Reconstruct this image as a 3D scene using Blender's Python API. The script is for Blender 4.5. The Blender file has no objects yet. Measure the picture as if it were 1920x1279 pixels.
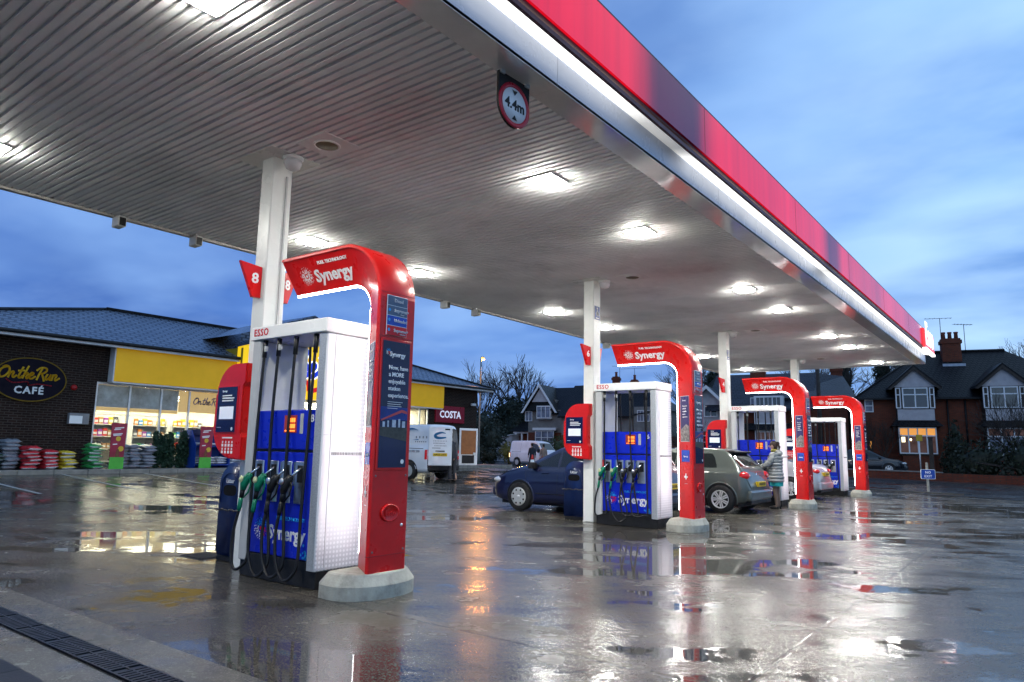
import bpy, bmesh, math, random
import numpy as np
from mathutils import Vector, Matrix
R = math.radians
rnd = random.Random(7)
scene = bpy.context.scene
COL = scene.collection

# ------------------------------------------------------------------ materials
class NT:
    """Small helper round a node tree."""
    def __init__(s, mat):
        s.m = mat; mat.use_nodes = True; s.t = mat.node_tree; s.t.nodes.clear()
        s.out = s.n('ShaderNodeOutputMaterial'); s.b = s.n('ShaderNodeBsdfPrincipled')
        s.l(s.b.outputs[0], s.out.inputs[0])
    def n(s, k, **kw):
        nd = s.t.nodes.new(k)
        for a, v in kw.items(): setattr(nd, a, v)
        return nd
    def l(s, a, b): s.t.links.new(a, b)
    def val(s, node, name, v):
        node.inputs[name].default_value = v
    def coord(s, out='Object'):
        return s.n('ShaderNodeTexCoord').outputs[out]
    def mapping(s, vec, scale=(1,1,1), loc=(0,0,0), rot=(0,0,0)):
        m = s.n('ShaderNodeMapping'); s.l(vec, m.inputs[0])
        m.inputs['Scale'].default_value = scale; m.inputs['Location'].default_value = loc; m.inputs['Rotation'].default_value = rot
        return m.outputs[0]
    def noise(s, vec, scale, detail=3, rough=.55, out='Fac'):
        t = s.n('ShaderNodeTexNoise'); s.l(vec, t.inputs['Vector'])
        t.inputs['Scale'].default_value = scale; t.inputs['Detail'].default_value = detail; t.inputs['Roughness'].default_value = rough
        return t.outputs[out]
    def ramp(s, fac, stops, interp='LINEAR'):
        r = s.n('ShaderNodeValToRGB'); s.l(fac, r.inputs[0]); e = r.color_ramp.elements; r.color_ramp.interpolation = interp
        while len(e) < len(stops): e.new(.5)
        for el, (p, c) in zip(e, stops):
            el.position = p; el.color = (c, c, c, 1) if not hasattr(c, '__len__') else (*c[:3], 1)
        return r.outputs[0]
    def math(s, op, a, b=None, clamp=False):
        m = s.n('ShaderNodeMath', operation=op); m.use_clamp = clamp
        for i, v in enumerate((a, b)):
            if v is None: continue
            if hasattr(v, 'is_linked'): s.l(v, m.inputs[i])
            else: m.inputs[i].default_value = v
        return m.outputs[0]
    def mix(s, fac, a, b, blend='MIX'):
        m = s.n('ShaderNodeMix', data_type='RGBA', blend_type=blend)
        if hasattr(fac, 'is_linked'): s.l(fac, m.inputs[0])
        else: m.inputs[0].default_value = fac
        for i, v in ((6, a), (7, b)):
            if hasattr(v, 'is_linked'): s.l(v, m.inputs[i])
            else: m.inputs[i].default_value = (*v[:3], 1)
        return m.outputs[2]
    def bump(s, h, strength=.3, dist=.01):
        b = s.n('ShaderNodeBump'); s.l(h, b.inputs['Height']); b.inputs['Distance'].default_value = dist
        if hasattr(strength, 'is_linked'): s.l(strength, b.inputs['Strength'])
        else: b.inputs['Strength'].default_value = strength
        return b.outputs[0]
    def sep(s, vec):
        x = s.n('ShaderNodeSeparateXYZ'); s.l(vec, x.inputs[0]); return x.outputs
    def comb(s, x, y, z):
        c = s.n('ShaderNodeCombineXYZ')
        for i, v in enumerate((x, y, z)):
            if hasattr(v, 'is_linked'): s.l(v, c.inputs[i])
            else: c.inputs[i].default_value = v
        return c.outputs[0]

MATS = {}
def mat(name, col=(.5,.5,.5), rough=.5, metal=0, var=.12, scale=6, bump=0, bscale=60, coat=0, emit=None, es=0, spec=.28, trans=0, alpha=1, dirt=0):
    if name in MATS: return MATS[name]
    m = bpy.data.materials.new(name); t = NT(m); b = t.b
    b.inputs['Roughness'].default_value = rough; b.inputs['Metallic'].default_value = metal
    b.inputs['Specular IOR Level'].default_value = spec
    if coat:
        b.inputs['Coat Weight'].default_value = coat; b.inputs['Coat Roughness'].default_value = .04
    c = t.coord()
    if var:
        lo = tuple(max(0, x*(1-var)) for x in col); hi = tuple(min(1, x*(1+var)) for x in col)
        nz = t.noise(c, scale, 4)
        colr = t.ramp(nz, [(.3, lo), (.7, hi)])
        if dirt:
            d = t.ramp(t.noise(c, scale*.6, 6, .7), [(.5, 0), (.72, 1)])
            colr = t.mix(t.math('MULTIPLY', d, dirt), colr, (.05, .045, .04))
        t.l(colr, b.inputs['Base Color'])
        rr = t.ramp(nz, [(.3, min(1, rough*1.15)), (.7, rough*.85)])
        t.l(rr, b.inputs['Roughness'])
    else: b.inputs['Base Color'].default_value = (*col, 1)
    if bump: t.l(t.bump(t.noise(c, bscale, 4), bump, .01), b.inputs['Normal'])
    if emit:
        b.inputs['Emission Color'].default_value = (*emit, 1); b.inputs['Emission Strength'].default_value = es
    if trans: b.inputs['Transmission Weight'].default_value = trans
    if alpha < 1: b.inputs['Alpha'].default_value = alpha
    MATS[name] = m; return m

def brickmat(name, c1, c2, mortar, bw=.225, bh=.075, rough=.8, ms=.012, bump=.6, axis='xy'):
    m = bpy.data.materials.new(name); t = NT(m)
    s = t.sep(t.coord())
    if axis == 'roof': v = t.comb(t.math('ADD', s[0], t.math('MULTIPLY', s[1], .35)), t.math('MULTIPLY', s[2], 2.2), 0)
    elif axis == 'roofy': v = t.comb(t.math('ADD', s[1], t.math('MULTIPLY', s[0], .35)), t.math('MULTIPLY', s[2], 2.6), 0)
    elif axis == 'ground': v = t.comb(s[0], s[1], 0)
    else: v = t.comb(t.math('ADD', s[0], s[1]), s[2], 0)
    bt = t.n('ShaderNodeTexBrick'); t.l(v, bt.inputs['Vector'])
    bt.inputs['Scale'].default_value = 1; bt.inputs['Brick Width'].default_value = bw; bt.inputs['Row Height'].default_value = bh
    bt.inputs['Mortar Size'].default_value = ms; bt.inputs['Mortar Smooth'].default_value = .2; bt.inputs['Bias'].default_value = 0
    t.b.inputs['Specular IOR Level'].default_value = .12; bt.inputs['Color1'].default_value = (*c1, 1); bt.inputs['Color2'].default_value = (*c2, 1); bt.inputs['Mortar'].default_value = (*mortar, 1)
    nz = t.noise(t.coord(), 1.3, 5); col = t.mix(.5, bt.outputs['Color'], t.ramp(nz, [(.3, .35), (.7, 1)]), 'MULTIPLY')
    t.l(col, t.b.inputs['Base Color']); t.b.inputs['Roughness'].default_value = rough
    inv = t.math('SUBTRACT', 1, bt.outputs['Fac'])
    t.l(t.bump(t.math('ADD', inv, t.math('MULTIPLY', t.noise(t.coord(), 60), .3)), bump, .012), t.b.inputs['Normal'])
    MATS[name] = m; return m

def glassmat(name, tint=(.02,.025,.03), rough=.03, alpha=.35):
    """Dark reflective window glass one can look through a little."""
    m = bpy.data.materials.new(name); t = NT(m); b = t.b
    b.inputs['Base Color'].default_value = (*tint, 1); b.inputs['Roughness'].default_value = rough
    b.inputs['Specular IOR Level'].default_value = .6
    tr = t.n('ShaderNodeBsdfTransparent'); mx = t.n('ShaderNodeMixShader'); mx.inputs[0].default_value = alpha
    tr.inputs[0].default_value = (.85, .9, .92, 1)
    t.l(tr.outputs[0], mx.inputs[1]); t.l(b.outputs[0], mx.inputs[2]); t.l(mx.outputs[0], t.out.inputs[0])
    MATS[name] = m; return m

white = mat('white_paint', (.78,.79,.78), .3, var=.05, scale=3, dirt=.07)
colwhite = mat('column_white', (.74,.75,.72), .28, var=.06, scale=2, dirt=.15)
panelgrey = mat('panel_grey', (.46,.47,.48), .4, var=.05)
silver = mat('silver_metal', (.62,.63,.64), .32, 1, var=.08, scale=20)
chrome = mat('chrome', (.8,.8,.8), .12, 1, var=.03)
red = mat('red_plastic', (.60,.008,.008), .30, var=.10, scale=5, coat=.12, dirt=.16)
darkred = mat('dark_red', (.33,.01,.015), .35, var=.1)
blue = mat('pump_blue', (.004,.018,.46), .30, var=.08, coat=.1)
darkblue = mat('poster_navy', (.004,.008,.05), .25, var=.25, scale=2, coat=.15)
skyblue = mat('poster_blue', (.02,.07,.42), .25, var=.2)
black = mat('black_rubber', (.012,.012,.013), .42, var=.3)
plinthblack = mat('plinth_black', (.014,.014,.015), .5, var=.4, scale=8, bump=.1)
green = mat('nozzle_green', (.005,.17,.09), .35, var=.15)
wtext = mat('white_lettering', (.8,.8,.8), .4, var=.02)
cyan = mat('cyan_lettering', (.02,.32,.75), .4, var=.02)
redtext = mat('red_lettering', (.55,.01,.02), .4, var=.02)
rowgrey = mat('row_grey_blue', (.08,.12,.2), .3, var=.05)
led = mat('orange_display', (.1,.02,.01), .3, var=0, emit=(1,.2,.03), es=3.2)
ledb = mat('display_back', (.08,.02,.02), .3, var=0, emit=(.55,.05,.02), es=.35)
strip = mat('led_strip', (.9,.9,.9), .4, var=0, emit=(1,.99,1), es=19)
lampm = mat('canopy_lamp', (.9,.9,.9), .4, var=0, emit=(1,.975,.90), es=370)
binblue = mat('bin_navy', (.007,.022,.095), .35, var=.2, scale=5, coat=.15)
dark = mat('near_black', (.008,.008,.01), .6, var=.2)
alum = mat('aluminium', (.55,.56,.57), .45, .6, var=.08)
timber = mat('dark_timber', (.03,.022,.018), .6, var=.3)

# red fascia: backlit acrylic with tubes that have failed in two places
def fascia_material():
    m = bpy.data.materials.new('fascia_red'); t = NT(m); b = t.b
    b.inputs['Base Color'].default_value = (.20,.012,.085,1); b.inputs['Roughness'].default_value = .15
    y = t.sep(t.coord())[1]
    f = t.math('DIVIDE', t.math('ADD', y, 19), 40)
    on = lambda v: (v+8)/40
    a = t.ramp(f, [(on(-8),1),(on(6.2),1),(on(6.75),.05),(on(7.9),.03),(on(8.5),1),(on(13.9),.9),(on(14.5),.12),(on(15.1),.15),(on(15.7),.85),(on(19.5),.6),(on(20.5),.9),(on(24.6),.55),(on(27),.55)])
    nz = t.ramp(t.noise(t.mapping(t.coord(), (1,.8,.2)), 1.0, 2), [(.3,.7),(.7,1.05)])
    st_ = t.ramp(t.noise(t.mapping(t.coord(), (1,5,.25)), 1.0, 4), [(.35,.86),(.6,1)]); t.l(t.math('MULTIPLY', t.math('MULTIPLY', a, nz), st_), b.inputs['Emission Strength'])
    b.inputs['Emission Color'].default_value = (.84,.004,.014,1); b.inputs['Specular IOR Level'].default_value = .25
    MATS['fascia_red'] = m; return m
fasciared = fascia_material()

def strip_material():
    m = bpy.data.materials.new('fascia_strip'); t = NT(m); b = t.b
    b.inputs['Base Color'].default_value = (.8,.8,.8,1)
    y = t.sep(t.coord())[1]; f = t.math('DIVIDE', t.math('ADD', y, 19), 40); on = lambda v: (v+8)/40
    a = t.ramp(f, [(on(-8),1),(on(6.0),1),(on(6.8),.25),(on(7.7),.12),(on(8.2),.9),(on(14.0),1),(on(14.7),.35),(on(15.4),.9),(on(29),.8)])
    t.l(t.math('MULTIPLY', a, 1.9), b.inputs['Emission Strength'])
    b.inputs['Emission Color'].default_value = (1,.98,.93,1)
    MATS['fascia_strip'] = m; return m
fstrip = strip_material()

# pump end panel: white film with a halftone of pale grey dots
def halftone_material():
    m = bpy.data.materials.new('halftone_white'); t = NT(m); b = t.b
    s = t.sep(t.coord()); v = t.comb(t.math('ADD', s[0], s[1]), s[2], 0)
    vo = t.n('ShaderNodeTexVoronoi'); t.l(t.mapping(v, (24,24,24)), vo.inputs['Vector']); vo.inputs['Scale'].default_value = 1; vo.inputs['Randomness'].default_value = .08
    d = t.ramp(vo.outputs['Distance'], [(.26,1),(.36,0)])
    low = t.ramp(s[2], [(.0,1),(.32,.75),(.75,0)]); side = t.ramp(t.math('ADD', t.math('MULTIPLY', s[1], 1.4), .5), [(.55,0),(.95,1)])
    sw = t.math('MULTIPLY', t.math('MAXIMUM', low, t.math('MULTIPLY', side, t.ramp(t.noise(v, 1.6, 1), [(.35,.2),(.6,1)]))), .9)
    t.l(t.mix(sw, (.80,.80,.81), t.mix(d, (.40,.41,.44), (.66,.67,.69))), b.inputs['Base Color'])
    b.inputs['Roughness'].default_value = .3
    MATS['halftone_white'] = m; return m
halftone = halftone_material()

def wet_material(name, dry, wetc, joints=None, pud=.53, scale=.3, grain=130, rough=(.11,.33), gb=.12):
    """Concrete or asphalt under a film of rain: still puddles, damp patches, drying paler patches."""
    m = bpy.data.materials.new(name); t = NT(m); b = t.b
    c = t.coord(); s = t.sep(c)
    big = t.noise(c, scale, 6, .58); med = t.noise(c, scale*4.5, 6, .62)
    rotd = t.mapping(c, rot=(0,0,R(-33)))
    streak = t.noise(t.mapping(rotd, (.28, 1.5, 1)), 1.0, 5, .6)
    fine = t.noise(c, grain, 2, .6); coarse = t.noise(c, 22, 4, .65)
    shape = t.math('ADD', t.math('ADD', t.math('MULTIPLY', big, .48), t.math('MULTIPLY', med, .24)), t.math('MULTIPLY', streak, .28))
    puddle = t.ramp(shape, [(pud-.008, 0), (pud+.012, 1)])
    damp = t.ramp(shape, [(pud-.13, 0), (pud-.01, 1)])
    stain = t.ramp(t.noise(c, 1.3, 8, .72), [(.35, 0), (.68, 1)])
    rust = t.ramp(t.noise(t.mapping(c, (.5,1.2,1), (3,7,0)), 1.0, 6, .7), [(.54,0),(.72,1)])
    col = t.mix(damp, t.mix(stain, dry, tuple(x*.6 for x in dry)), t.mix(stain, tuple(x*1.25 for x in wetc), tuple(x*.6 for x in wetc)))
    col = t.mix(t.math('MULTIPLY', rust, .6), col, (wetc[0]*2.3, wetc[1]*1.6, wetc[2]*.7))
    fleck = t.ramp(t.math('ADD', t.math('MULTIPLY', t.noise(c, 85, 2), .6), t.math('MULTIPLY', t.noise(c, 28, 3, .7), .4)), [(.50,0),(.62,1)])
    col = t.mix(t.math('MULTIPLY', fleck, .6), col, tuple(min(1, x*1.9) for x in dry))
    inv_ = t.math('SUBTRACT', 1.0, puddle)
    h = t.math('ADD', fine, t.math('MULTIPLY', coarse, 1.1))
    inv = t.math('SUBTRACT', 1.0, puddle)
    if joints:
        x0, px, y0, py, w = joints
        wob = t.math('MULTIPLY', t.math('SUBTRACT', t.noise(c, 3, 3), .5), .03)
        dx = t.math('PINGPONG', t.math('SUBTRACT', t.math('ADD', s[0], wob), x0), px/2); dy = t.math('PINGPONG', t.math('SUBTRACT', t.math('ADD', s[1], wob), y0), py/2)
        dmin = t.math('MINIMUM', dx, dy)
        jm = t.ramp(t.math('DIVIDE', dmin, w*4), [(.16,1),(.34,0)])
        edge = t.math('MULTIPLY', t.ramp(t.math('DIVIDE', dmin, .5), [(.02,1),(.26,0)]), t.ramp(med, [(.4,0),(.6,1)]))
        col = t.mix(t.math('MULTIPLY', edge, .5), col, tuple(min(1, x*1.5) for x in dry))
        col = t.mix(t.math('MULTIPLY', jm, .9), col, (.015,.014,.013))
        h = t.math('SUBTRACT', h, t.math('MULTIPLY', jm, 2.5))
    t.l(col, b.inputs['Base Color'])
    b.inputs['Roughness'].default_value = .75; b.inputs['Specular IOR Level'].default_value = .15
    b.inputs['Coat IOR'].default_value = 1.40
    cw = t.ramp(t.math('ADD', t.math('MULTIPLY', damp, .8), t.math('MULTIPLY', med, .4)), [(.1,.5),(.5,.95)]); cw = t.math('MULTIPLY', cw, t.math('SUBTRACT', 1.0, t.math('MULTIPLY', t.math('MULTIPLY', fleck, inv_), .55))); t.l(cw, b.inputs['Coat Weight'])
    rn = t.ramp(t.math('ADD', t.math('MULTIPLY', med, .6), t.math('MULTIPLY', streak, .4)), [(.36,rough[1]),(.50,(rough[0]+rough[1])/2),(.60,rough[0])])
    t.l(t.mix(puddle, rn, (.008,.008,.008)), b.inputs['Coat Roughness'])
    t.l(t.bump(h, t.math('ADD', t.math('MULTIPLY', inv, .5), .02), .012), b.inputs['Normal'])
    wave = t.math('MULTIPLY', t.noise(t.mapping(rotd, (.5,1.3,1)), 2.6, 4, .55), 7.0)
    hc = t.math('ADD', t.math('MULTIPLY', fine, .5), t.math('MULTIPLY', coarse, .9))
    if joints: hc = t.math('SUBTRACT', hc, t.math('MULTIPLY', jm, 2.5))
    t.l(t.bump(t.math('ADD', hc, wave), t.math('ADD', t.math('MULTIPLY', inv, gb), .008), .010), b.inputs['Coat Normal'])
    MATS[name] = m; return m
concrete_wet = wet_material('wet_concrete', (.095,.084,.064), (.027,.025,.021), (-6.15, 4.6, 4.22, 4.57, .016), pud=.522, scale=.30)
asphalt_wet = wet_material('wet_asphalt', (.028,.028,.03), (.014,.014,.016), None, pud=.535, scale=.25)
paver_wet = brickmat('wet_pavers', (.03,.03,.034), (.018,.019,.022), (.008,.008,.008), .62, .46, .35, .02, .4, 'ground')
kerbmat = mat('kerb_concrete', (.2,.19,.17), .55, var=.25, scale=5, bump=.2, coat=.2)
basemat = mat('plinth_concrete', (.36,.35,.30), .7, var=.22, scale=7, bump=.35, bscale=50, dirt=.55)
brick_shop = brickmat('brown_brick', (.030,.015,.011), (.018,.010,.0085), (.060,.048,.040), .225, .075)
brick_house = brickmat('red_brick', (.20,.048,.023), (.14,.036,.02), (.06,.045,.038), .225, .075)
slate = brickmat('slate_roof', (.034,.038,.055), (.026,.030,.044), (.008,.009,.013), .4, .3, .28, .03, 1.2, 'roof')
slatey = brickmat('slate_roof_shop', (.15,.18,.235), (.13,.157,.21), (.045,.055,.075), .33, .30, .22, .04, 1.2, 'roofy')
tiles = brickmat('clay_roof', (.018,.016,.018), (.013,.012,.014), (.004,.004,.005), .3, .3, .4, .05, 1.6, 'roof')
render_wall = mat('roughcast', (.16,.155,.15), .9, var=.15, scale=3, bump=.5, bscale=30)
cream_wall = mat('cream_render', (.36,.34,.36), .85, var=.12, scale=3, bump=.2)
white_wood = mat('white_woodwork', (.6,.6,.62), .5, var=.06)
paneglass = glassmat('window_glass', (.02,.025,.035), .04, .72)
shopglass = glassmat('shop_glass', (.04,.045,.05), .02, .10)
carglass = glassmat('car_glass', (.012,.014,.016), .03, .72)

# ------------------------------------------------------------------ mesh builder
class MB:
    def __init__(s): s.bm = bmesh.new()
    def box(s, x0, y0, z0, x1, y1, z1, bev=0, mi=0, seg=1):
        r = bmesh.ops.create_cube(s.bm, size=1.0)
        vs = r['verts']; fs = {f for v in vs for f in v.link_faces}
        for v in vs:
            v.co = Vector(((x0+x1)/2 + v.co.x*(x1-x0), (y0+y1)/2 + v.co.y*(y1-y0), (z0+z1)/2 + v.co.z*(z1-z0)))
        if bev:
            es = {e for v in vs for e in v.link_edges}
            rr = bmesh.ops.bevel(s.bm, geom=list(es), offset=bev, segments=seg, affect='EDGES', profile=.7)
            fs = set(rr['faces']) | {f for f in fs if f.is_valid}
        for f in fs:
            if f.is_valid: f.material_index = mi
        return s
    def obox(s, c, u, v, w, hu, hv, hw, mi=0):
        """Box with centre c, unit axes u, v, w and half sizes."""
        c, u, v, w = map(Vector, (c, u, v, w)); P = []
        for a in (-1, 1):
            for b in (-1, 1):
                for d in (-1, 1): P.append(s.bm.verts.new(c + u*a*hu + v*b*hv + w*d*hw))
        for q in ((0,1,3,2),(4,6,7,5),(0,4,5,1),(2,3,7,6),(0,2,6,4),(1,5,7,3)):
            f = s.bm.faces.new([P[i] for i in q]); f.material_index = mi
        return s
    def prism(s, pts, axis, a, b, mi=0, smooth=False, bev=0):
        """Polygon (2D list) swept along an axis from a to b."""
        def co(p, t):
            if axis == 'x': return Vector((t, p[0], p[1]))
            if axis == 'y': return Vector((p[0], t, p[1]))
            return Vector((p[0], p[1], t))
        A = [s.bm.verts.new(co(p, a)) for p in pts]; B = [s.bm.verts.new(co(p, b)) for p in pts]
        n = len(pts); caps = [s.bm.faces.new(A), s.bm.faces.new(B[::-1])]; fs = list(caps)
        for i in range(n):
            f = s.bm.faces.new((A[i], B[i], B[(i+1) % n], A[(i+1) % n])); f.smooth = smooth; fs.append(f)
        for f in fs: f.material_index = mi
        bmesh.ops.recalc_face_normals(s.bm, faces=fs)
        if bev:
            es = {e for c in caps for e in c.edges}
            rr = bmesh.ops.bevel(s.bm, geom=list(es), offset=bev, segments=2, affect='EDGES')
            for f in rr['faces']: f.material_index = mi
        return s
    def face(s, pts, mi=0):
        f = s.bm.faces.new([s.bm.verts.new(Vector(p)) for p in pts]); f.material_index = mi; return s
    def tube(s, pts, r, seg=8, mi=0, cap=True):
        pts = [Vector(p) for p in pts]; n = len(pts)
        rs = r if hasattr(r, '__len__') else [r]*n
        rings = []; up = None
        for i, p in enumerate(pts):
            d = (pts[min(i+1, n-1)] - pts[max(i-1, 0)])
            if d.length < 1e-9: d = Vector((0,0,1))
            d.normalize()
            if up is None:
                up = d.orthogonal().normalized()
            up = (up - d*up.dot(d))
            up = up.normalized() if up.length > 1e-6 else d.orthogonal().normalized()
            w = d.cross(up)
            rings.append([s.bm.verts.new(p + (up*math.cos(2*math.pi*k/seg) + w*math.sin(2*math.pi*k/seg))*rs[i]) for k in range(seg)])
        for a, b in zip(rings, rings[1:]):
            for k in range(seg):
                f = s.bm.faces.new((a[k], a[(k+1) % seg], b[(k+1) % seg], b[k])); f.smooth = True; f.material_index = mi
        if cap and seg > 2:
            for rg in (rings[0][::-1], rings[-1]):
                f = s.bm.faces.new(rg); f.material_index = mi
        return s
    def lathe(s, prof, c=(0,0,0), axis='z', seg=24, mi=0, smooth=True, cap=True):
        """Profile [(radius, height)] turned about an axis through c."""
        c = Vector(c); rings = []
        for r, h in prof:
            rg = []
            for k in range(seg):
                a = 2*math.pi*k/seg; x, y = r*math.cos(a), r*math.sin(a)
                p = Vector((x, y, h)) if axis == 'z' else (Vector((x, h, y)) if axis == 'y' else Vector((h, x, y)))
                rg.append(s.bm.verts.new(c + p))
            rings.append(rg)
        fs = []
        for a, b in zip(rings, rings[1:]):
            for k in range(seg):
                f = s.bm.faces.new((a[k], a[(k+1) % seg], b[(k+1) % seg], b[k])); f.smooth = smooth; f.material_index = mi; fs.append(f)
        for rg, r in ((rings[0][::-1], prof[0][0]), (rings[-1], prof[-1][0])):
            if r > 1e-4 and cap:
                f = s.bm.faces.new(rg); f.material_index = mi; fs.append(f)
        bmesh.ops.recalc_face_normals(s.bm, faces=fs)
        return s
    def grid(s, P, mi=0, smooth=True, closed=False):
        """Rows of points to a quad sheet."""
        V = [[s.bm.verts.new(Vector(p)) for p in row] for row in P]
        for a, b in zip(V, V[1:]):
            m = len(a)
            for k in range(m if closed else m-1):
                f = s.bm.faces.new((a[k], a[(k+1) % m], b[(k+1) % m], b[k])); f.smooth = smooth; f.material_index = mi
        return V
    def ellipsoid(s, c, r, seg=12, ring=8, mi=0, rot=None):
        g = bmesh.ops.create_uvsphere(s.bm, u_segments=seg, v_segments=ring, radius=1)
        for v in g['verts']:
            q = Vector((v.co.x*r[0], v.co.y*r[1], v.co.z*r[2]))
            if rot is not None: q = rot @ q
            v.co = q + Vector(c)
        for f in {f for v in g['verts'] for f in v.link_faces}: f.smooth = True; f.material_index = mi
        return s
    def addmesh(s, me, M, mi=0):
        n0 = len(s.bm.faces); tmp = me.copy(); tmp.transform(M); s.bm.from_mesh(tmp); bpy.data.meshes.remove(tmp)
        s.bm.faces.ensure_lookup_table()
        for f in s.bm.faces[n0:]: f.material_index = mi
        return s
    def build(s, name, mats, parent=None, loc=(0,0,0), rotz=0, recalc=False):
        if recalc: bmesh.ops.recalc_face_normals(s.bm, faces=s.bm.faces[:])
        me = bpy.data.meshes.new(name); s.bm.to_mesh(me); s.bm.free()
        for m in (mats if isinstance(mats, (list, tuple)) else [mats]): me.materials.append(m)
        o = bpy.data.objects.new(name, me); COL.objects.link(o)
        o.location = loc; o.rotation_euler = (0,0,rotz)
        if parent is not None: o.parent = parent
        return o

def tag(o, label=None, cat=None, group=None, kind=None):
    for k, v in (('label', label), ('category', cat), ('group', group), ('kind', kind)):
        if v: o[k] = v
    return o
def thing(name, label, cat, loc=(0,0,0), rotz=0, group=None):
    o = bpy.data.objects.new(name, None); COL.objects.link(o); o.empty_display_size = .1
    o.location = loc; o.rotation_euler = (0,0,rotz)
    return tag(o, label, cat, group)
KIDS = {}
def dup(root, loc=None, rotz=None, label=None, skip=()):
    """Copy a thing with its parts and their sub-parts."""
    def rec(o, par):
        c = o.copy(); COL.objects.link(c)
        if par is not None: c.parent = par
        for ch in [x for x in root_children[o.name]]:
            if ch.name.split('.')[0] not in skip: rec(ch, c)
        return c
    root_children = {}
    def collect(o):
        root_children[o.name] = list(o.children)
        for ch in o.children: collect(ch)
    collect(root)
    r = rec(root, None)
    if loc is not None: r.location = loc
    if rotz is not None: r.rotation_euler = (0,0,rotz)
    if label: r['label'] = label
    return r

# ------------------------------------------------------------------ lettering
_TC = {}
def text_mesh(s, bold=.0, shear=0, spacing=1.0):
    k = (s, bold, shear, spacing)
    if k in _TC: return _TC[k]
    cu = bpy.data.curves.new('lettering', 'FONT'); cu.body = s; cu.size = 1; cu.align_x = 'LEFT'; cu.align_y = 'BOTTOM_BASELINE'
    cu.offset = bold; cu.shear = shear; cu.space_character = spacing; cu.resolution_u = 2; cu.extrude = .012
    o = bpy.data.objects.new('lettering', cu); COL.objects.link(o)
    dg = bpy.context.evaluated_depsgraph_get(); me = bpy.data.meshes.new_from_object(o.evaluated_get(dg))
    COL.objects.unlink(o); bpy.data.objects.remove(o)
    xs = [v.co.x for v in me.vertices] or [0, 1]
    _TC[k] = (me, min(xs), max(xs)); return _TC[k]
def put_text(mb, s, org, u, v, width=None, cap=None, align='L', bold=.0, shear=0, mi=0, spacing=1.0, lift=.002):
    """Write s on a plane: org at the baseline, u reading direction, v up."""
    me, x0, x1 = text_mesh(s, bold, shear, spacing)
    u = Vector(u).normalized(); v = Vector(v).normalized(); n = u.cross(v)
    sy = (cap/.70) if cap else width/(x1-x0); sx = width/(x1-x0) if width else sy
    w = (x1-x0)*sx; off = {'L': 0, 'C': -w/2, 'R': -w}[align] - x0*sx
    o = Vector(org) + u*off + n*lift
    M = Matrix(((u.x*sx, v.x*sy, n.x*.2, o.x), (u.y*sx, v.y*sy, n.y*.2, o.y), (u.z*sx, v.z*sy, n.z*.2, o.z), (0,0,0,1)))
    mb.addmesh(me, M, mi); return w
def disc(mb, c, u, v, r, seg=8, mi=0, t=.0015):
    c = Vector(c); u = Vector(u); v = Vector(v); n = u.cross(v)
    A = [mb.bm.verts.new(c + (u*math.cos(2*math.pi*k/seg) + v*math.sin(2*math.pi*k/seg))*r + n*t) for k in range(seg)]
    f = mb.bm.faces.new(A); f.material_index = mi
def burst(mb, c, u, v, r, mis=(0,0,0), seed=1):
    """Round emblem made of rings of small dots about a core."""
    q = random.Random(seed); c = Vector(c); u = Vector(u); v = Vector(v)
    disc(mb, c, u, v, r*.16, 10, mis[2])
    for k, (rr, n, dr) in enumerate(((.38, 12, .10), (.55, 16, .085), (.72, 20, .07), (.90, 22, .05))):
        for i in range(n):
            a = 2*math.pi*(i + q.random()*.6)/n; ra = r*rr*(1 + q.uniform(-.06, .06))
            mi = mis[0] if math.sin(a) > .35 else (mis[2] if math.cos(a) > 0 else mis[1])
            disc(mb, c + u*math.cos(a)*ra + v*math.sin(a)*ra, u, v, r*dr*q.uniform(.8, 1.2), 6, mi)
def catmull(pts, n=6):
    P = [Vector((*p, 0)) if len(p) == 2 else Vector(p) for p in pts]; out = []
    for i in range(len(P)-1):
        p0, p1, p2, p3 = P[max(i-1,0)], P[i], P[i+1], P[min(i+2, len(P)-1)]
        for k in range(n):
            t = k/n
            out.append(.5*((2*p1) + (-p0+p2)*t + (2*p0-5*p1+4*p2-p3)*t*t + (-p0+3*p1-3*p2+p3)*t**3))
    out.append(P[-1]); return out
SCRIPT = [[(.9,1.9),(.2,1.5),(0,.7),(.4,.05),(1,.3),(1.4,1.1),(1.2,1.8),(.7,2.02),(.3,1.8)], [(1.6,1.1),(1.58,.6),(1.5,.05)], [(1.55,.6),(1.9,1.08),(2.15,.95),(2.1,.4),(2.3,.1),(2.7,.45)],
  [(3.35,2.0),(3.1,.9),(3.05,.25),(3.3,.08),(3.6,.4)], [(2.75,1.3),(3.65,1.42)], [(4.1,2.25),(3.85,1.0),(3.7,.05)], [(3.78,.6),(4.1,1.05),(4.32,.85),(4.22,.3),(4.4,.08),(4.65,.35)],
  [(4.7,.55),(5.1,.75),(5.15,1.05),(4.9,1.12),(4.65,.7),(4.78,.18),(5.12,.08),(5.6,.5)], [(6.3,2.0),(6.1,1.0),(5.95,-.05)], [(5.55,1.6),(6.1,2.15),(6.9,2.12),(7.1,1.65),(6.7,1.2),(6.15,1.08)], [(6.5,1.1),(6.8,.5),(7.15,-.2)],
  [(7.4,1.05),(7.28,.4),(7.48,.08),(7.8,.4),(7.98,1.05)], [(7.98,1.05),(7.88,.35),(8.05,.08),(8.25,.3)], [(8.38,1.05),(8.3,.05)], [(8.33,.6),(8.65,1.05),(8.92,.9),(8.82,.3),(9.0,.08),(9.5,.5)]]
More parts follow.
